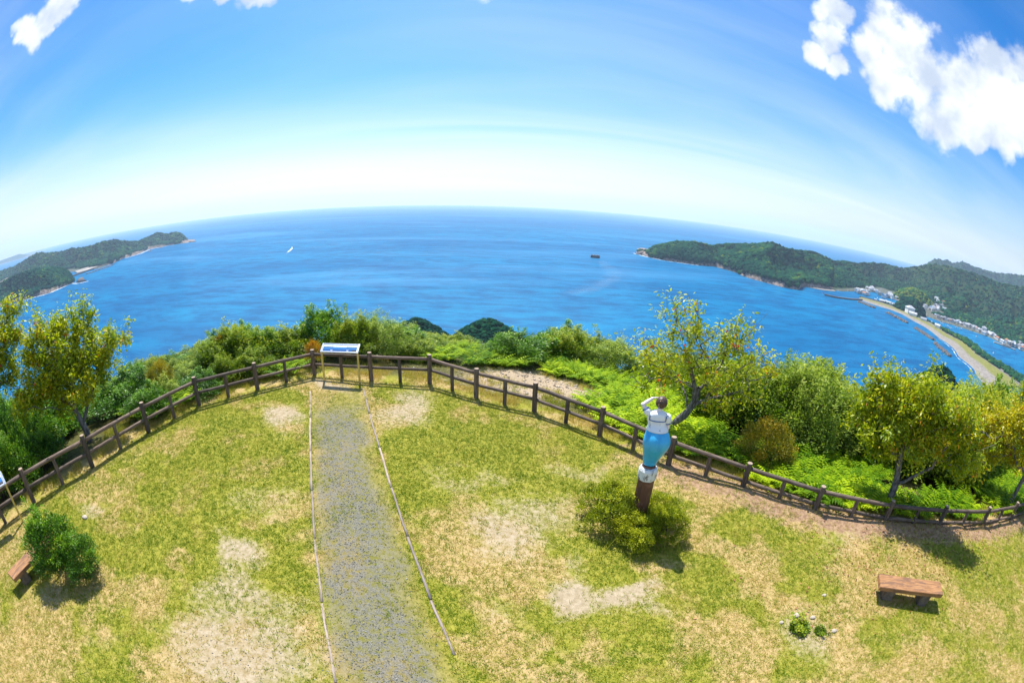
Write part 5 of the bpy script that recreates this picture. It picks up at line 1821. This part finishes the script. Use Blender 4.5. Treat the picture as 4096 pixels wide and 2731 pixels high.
def fern_mesh(X, Y, az, seed):
    g = np.random.default_rng(seed)
    n = len(X)
    Z = ground_z(X, Y)
    NF, NP = 7, 9
    Vs, Fs, Ts = [], [], []
    fa = g.uniform(0, 6.283, (n, NF))
    fl = g.uniform(0.45, 0.85, (n, NF))
    arch = g.uniform(0.35, 0.75, (n, NF))
    tone = np.clip(0.5 + 0.9 * (fbm(X * 1.2, Y * 1.2, 3, 79) - 0.5)[:, None] + g.normal(0, 0.13, (n, 1)) + g.normal(0, 0.09, (n, NF)) - 0.18 * ((az < 5) | (az > 27))[:, None], 0, 1)
    u = (np.arange(NP) + 0.5) / NP
    dirx, diry = np.cos(fa), np.sin(fa)
    rr_ = fl[..., None] * u                                   # along
    hz_ = fl[..., None] * (1.15 * u - arch[..., None] * 1.25 * u ** 2) + 0.06
    cx_ = X[:, None, None] + dirx[..., None] * rr_
    cy_ = Y[:, None, None] + diry[..., None] * rr_
    cz_ = Z[:, None, None] + hz_
    C = np.stack([cx_, cy_, cz_], -1)                          # n,NF,NP,3
    pl_ = (0.20 * fl[..., None] * (np.sin(np.pi * (0.15 + 0.85 * u))) + 0.015)[..., None]
    sd_ = np.stack([-diry, dirx, np.zeros_like(dirx)], -1)[:, :, None, :]
    fw = np.stack([dirx, diry, np.zeros_like(dirx)], -1)[:, :, None, :]
    dn = np.array([0, 0, -0.25])
    hw = (fl[..., None, None] / NP * 0.42)
    out = []
    for s in (-1, 1):
        a = C - fw * hw
        b = C + fw * hw
        tip_ = C + (sd_ * s + fw * 0.45 + dn) * pl_
        out.append(np.stack([a, b, tip_] if s > 0 else [b, a, tip_], -2))
    V = np.stack(out, 3).reshape(-1, 3)
    F = np.arange(len(V)).reshape(-1, 3)
    T = np.repeat(tone.reshape(-1), NP * 2 * 3)
    T = np.clip(T + g.normal(0, 0.05, len(T)), 0, 1)
    return mesh_np('ferns', V, F, {'tone': T})


X, Y, az = fern_points(17500, 301)
meta(link('ferns', fern_mesh(X, Y, az, 302), M['leaf_lime']), 'bank of lime green ferns growing below the fence', 'ferns', kind='stuff')


# ------------------------------------------------------------------ grass, straw, gravel, stones
def blades(X, Y, Z, nb, h, wd, tone, seed, lean=0.6, spread=0.03):
    g = np.random.default_rng(seed)
    n = len(X)
    a = g.uniform(0, 6.283, (n, nb))
    hh = h[:, None] * g.uniform(0.5, 1.25, (n, nb))
    ln = lean * g.uniform(0.2, 1.6, (n, nb))
    bx = X[:, None] + g.normal(0, spread, (n, nb))
    by = Y[:, None] + g.normal(0, spread, (n, nb))
    bz = np.broadcast_to(Z[:, None], (n, nb)) - 0.004
    sx, sy = -np.sin(a), np.cos(a)
    w2_ = wd * g.uniform(0.7, 1.3, (n, nb)) / 2
    V = np.stack([np.stack([bx + sx * w2_, by + sy * w2_, bz], -1), np.stack([bx - sx * w2_, by - sy * w2_, bz], -1),
                  np.stack([bx + np.cos(a) * hh * ln, by + np.sin(a) * hh * ln, bz + hh / np.sqrt(1 + ln ** 2)], -1)], -2).reshape(-1, 3)
    T = np.clip(tone[:, None] + g.normal(0, 0.10, (n, nb)), 0, 1)
    return V, np.repeat(T.ravel(), 3)


g = np.random.default_rng(401)
n = 290000
X = g.uniform(-13.2, 21.0, n)
Y = g.uniform(-3.5, 15.2, n)
ok = Y > 1.2 - 0.05 * X ** 2
X, Y = X[ok], Y[ok]
d, ba_, pa_, co_, dy_ = lawn_masks(X, Y)
loc = fbm(X * 3.2, Y * 3.2, 3, 61)
litg = np.exp(-((d + 0.25) / 0.75) ** 2) * sstep(X, 1.5, 5.0)
prob = np.clip(1.05 - 0.75 * litg - 1.0 * ba_ - 0.72 * pa_ - 0.28 * co_ + 0.7 * (loc - 0.5), 0.03, 1)
ok = (g.random(len(X)) < prob) & (d < -0.02)
X, Y, d, dy_, pa_, ba_ = X[ok], Y[ok], d[ok], dy_[ok], pa_[ok], ba_[ok]
tone = 0.10 + 0.50 * dy_ + 0.6 * (fbm(X * 1.9, Y * 1.9, 4, 63) - 0.45) + 0.5 * (fbm(X * 8.0, Y * 8.0, 2, 65) - 0.5) + 0.18 * ba_ + 0.12 * pa_ + 0.17 * g.normal(0, 1, len(X))
Z = ground_z(X, Y)
V, T = blades(X, Y, Z, 5, np.full(len(X), 0.055), 0.0115, np.clip(tone, 0, 1), 403, 1.0, 0.022)
meta(link('grass', mesh_np('grass', V, np.arange(len(V)).reshape(-1, 3), {'tone': T}), M['grass']), 'short half-dry lawn grass covering the hilltop', 'grass', kind='stuff')
# tall dry grass under and beyond the fence
n = 26000
k = g.integers(0, 399, n)
off = g.normal(0.35, 0.55, n) + g.random(n) * 1.2
P = FB[k] + FN[k] * off[:, None] + g.normal(0, 0.1, (n, 2))
az = np.degrees(np.arctan2(P[:, 0], P[:, 1]))
ok = (az > -72) & (az < 72) & (off > -0.25) & (fbm(P[:, 0] * 1.4, P[:, 1] * 1.4, 3, 67) > 0.45 + 0.06 * (off > 1))
P, off, az = P[ok], off[ok], az[ok]
X, Y = P[:, 0], P[:, 1]
n2 = 2600
X2, Y2 = g.normal(1.0, 2.4, n2), g.normal(16.0, 1.5, n2)
o2 = fence_dist(X2, Y2)
k2 = (o2 > 0.3) & (fbm(X2 * 1.1, Y2 * 1.1, 3, 69) > 0.5)
X, Y = np.concatenate([X, X2[k2]]), np.concatenate([Y, Y2[k2]])
tone = np.clip(0.66 + 0.9 * (fbm(X * 0.8, Y * 0.8, 3, 71) - 0.5) + 0.15 * g.normal(0, 1, len(X)), 0.05, 1)
hh = 0.06 + 0.26 * fbm(X * 1.3, Y * 1.3, 3, 73) ** 2
hh = hh * np.where(fence_dist(X, Y) < 0.1, 0.6, 1.0)
V, T = blades(X, Y, ground_z(X, Y), 7, hh, 0.012, tone, 405, 0.55, 0.05)
meta(link('dry_grass', mesh_np('dry_grass', V, np.arange(len(V)).reshape(-1, 3), {'tone': T}), M['grass']), 'tall straw-coloured grass along the foot of the fence', 'grass', kind='stuff')


g5 = np.random.default_rng(407)
n = 90
X, Y = g5.normal(3.0, 0.42, n), g5.normal(7.5, 0.38, n)
V, T = blades(X, Y, ground_z(X, Y), 6, g5.uniform(0.35, 0.8, n), 0.014, g5.uniform(0.05, 0.5, n), 409, 0.55, 0.04)
meta(link('tall_grass', mesh_np('tall_grass', V, np.arange(len(V)).reshape(-1, 3), {'tone': T}), M['grass']), 'long green grass blades growing through the bushes at the statue', 'grass', kind='stuff')


def pebbles(X, Y, size, seed, name, label, mat, cat, sink=0.2):
    g = np.random.default_rng(seed)
    V0 = np.array([(1, 0, 0), (-1, 0, 0), (0, 1, 0), (0, -1, 0), (0, 0, 1), (0, 0, -1)], float)
    F0 = np.array([(0, 2, 4), (2, 1, 4), (1, 3, 4), (3, 0, 4), (2, 0, 5), (1, 2, 5), (3, 1, 5), (0, 3, 5)])
    n = len(X)
    J = V0[None] * g.uniform(0.6, 1.3, (n, 6, 1)) * np.array([1, 0.8, 0.6])
    a = g.uniform(0, 6.283, n)
    ca, sa = np.cos(a)[:, None], np.sin(a)[:, None]
    V = np.stack([J[..., 0] * ca - J[..., 1] * sa, J[..., 0] * sa + J[..., 1] * ca, J[..., 2]], -1) * size[:, None, None]
    V += np.stack([X, Y, ground_z(X, Y) + size * sink], -1)[:, None, :]
    F = (F0[None] + (np.arange(n) * 6)[:, None, None]).reshape(-1, 3)
    tone = np.repeat(g.random(n), 6)
    return meta(link(name, mesh_np(name, V.reshape(-1, 3), F, {'tone': tone}), M[mat]), label, cat, kind='stuff')


def pebble_mat(name, stops):
    m, t = new_mat(name)
    finish(t, pbsdf(t, t.ramp(t.attr('tone'), stops), 0.8, spec=0.3))
    return m


M['gravel'] = pebble_mat('gravel', [(0.0, (0.055, 0.06, 0.055)), (0.5, (0.135, 0.14, 0.13)), (0.85, (0.26, 0.26, 0.24)), (1.0, (0.45, 0.44, 0.40))])
M['scree'] = pebble_mat('scree', [(0.0, (0.2, 0.15, 0.1)), (0.5, (0.38, 0.31, 0.23)), (1.0, (0.55, 0.48, 0.4))])
M['fallen'] = leaf_mat('fallen', [(0.0, (0.10, 0.03, 0.01)), (0.5, (0.25, 0.08, 0.03)), (1.0, (0.5, 0.25, 0.12))], 0.7, 0.1)
g = np.random.default_rng(451)
n = 46000
X = g.uniform(-7.5, 0.5, n)
Y = g.uniform(1.5, 13.5, n)
d, ba_, pa_, co_, dy_ = lawn_masks(X, Y)
p_ = np.clip(0.85 * co_ * (0.2 + 1.1 * sstep(fbm(X * 1.3, Y * 1.3, 3, 81), 0.35, 0.6)) + 0.22 * pa_ + 0.16 * np.clip(ba_, 0, 1) * ((X < -2.5) & (Y < 4.8)), 0, 1)
ok = g.random(n) < p_
pebbles(X[ok], Y[ok], g.uniform(0.006, 0.018, ok.sum()), 453, 'gravel', 'blue-grey gravel scattered down the middle of the path', 'gravel', 'gravel')
n = 2000
X, Y = g.normal(1.4, 2.4, n), g.normal(16.2, 1.4, n)
ok = fence_dist(X, Y) > 0.4
pebbles(X[ok], Y[ok], g.gamma(1.3, 0.014, ok.sum()) + 0.008, 455, 'loose_stones', 'loose pale stones on the bare slope behind the fence', 'scree', 'stones')
for x, y, s, lb in [(5.62, 4.42, 0.075, 'pale stone behind the small leafy plant'), (5.95, 4.25, 0.06, 'flat pale stone right of the small leafy plant'), (6.28, 3.75, 0.065, 'pale stone beside the smaller sprout'),
                    (5.2, 4.35, 0.05, 'small stone left of the small leafy plant'), (6.55, 4.75, 0.05, 'lone pale stone on the lawn toward the bench'), (-9.75, 4.6, 0.09, 'pale stone beyond the lower-left lawn shrub'), (-5.75, 13.62, 0.035, 'dark pebble lying before the panorama board')]:
    g2 = np.random.default_rng(int(abs(x) * 100))
    V = ICO2[0] * np.array([1.2, 0.85, 0.55]) * s * (1 + g2.uniform(-0.12, 0.12, (len(ICO2[0]), 1)))
    o = link('stone', mesh_np('stone', V, ICO2[1], None, True), M['stone'], None, (x, y, gz(x, y) + s * 0.2))
    meta(o, lb, 'stone')
# fallen leaves under the cherry trees on the right
n = 900
X = g.normal(11.5, 2.6, n)
Y = g.normal(5.4, 1.0, n)
ok = fence_dist(X, Y) < 0.3
X, Y = X[ok], Y[ok]
C = np.stack([X, Y, ground_z(X, Y) + 0.03], -1)
V, F = leaf_quads(C, unit(g.normal(0, 1, C.shape) * np.array([1, 1, 0.15])), np.tile(np.array([[0.1, 0.1, 1.0]]), (len(C), 1)), g.uniform(0.05, 0.09, len(C)), g.uniform(0.03, 0.045, len(C)))
meta(link('fallen_leaves', mesh_np('fallen_leaves', V, F, {'tone': np.repeat(g.random(len(C)), 4)}), M['fallen']), 'red-brown fallen leaves on the grass by the right-hand fence', 'leaves', kind='stuff')
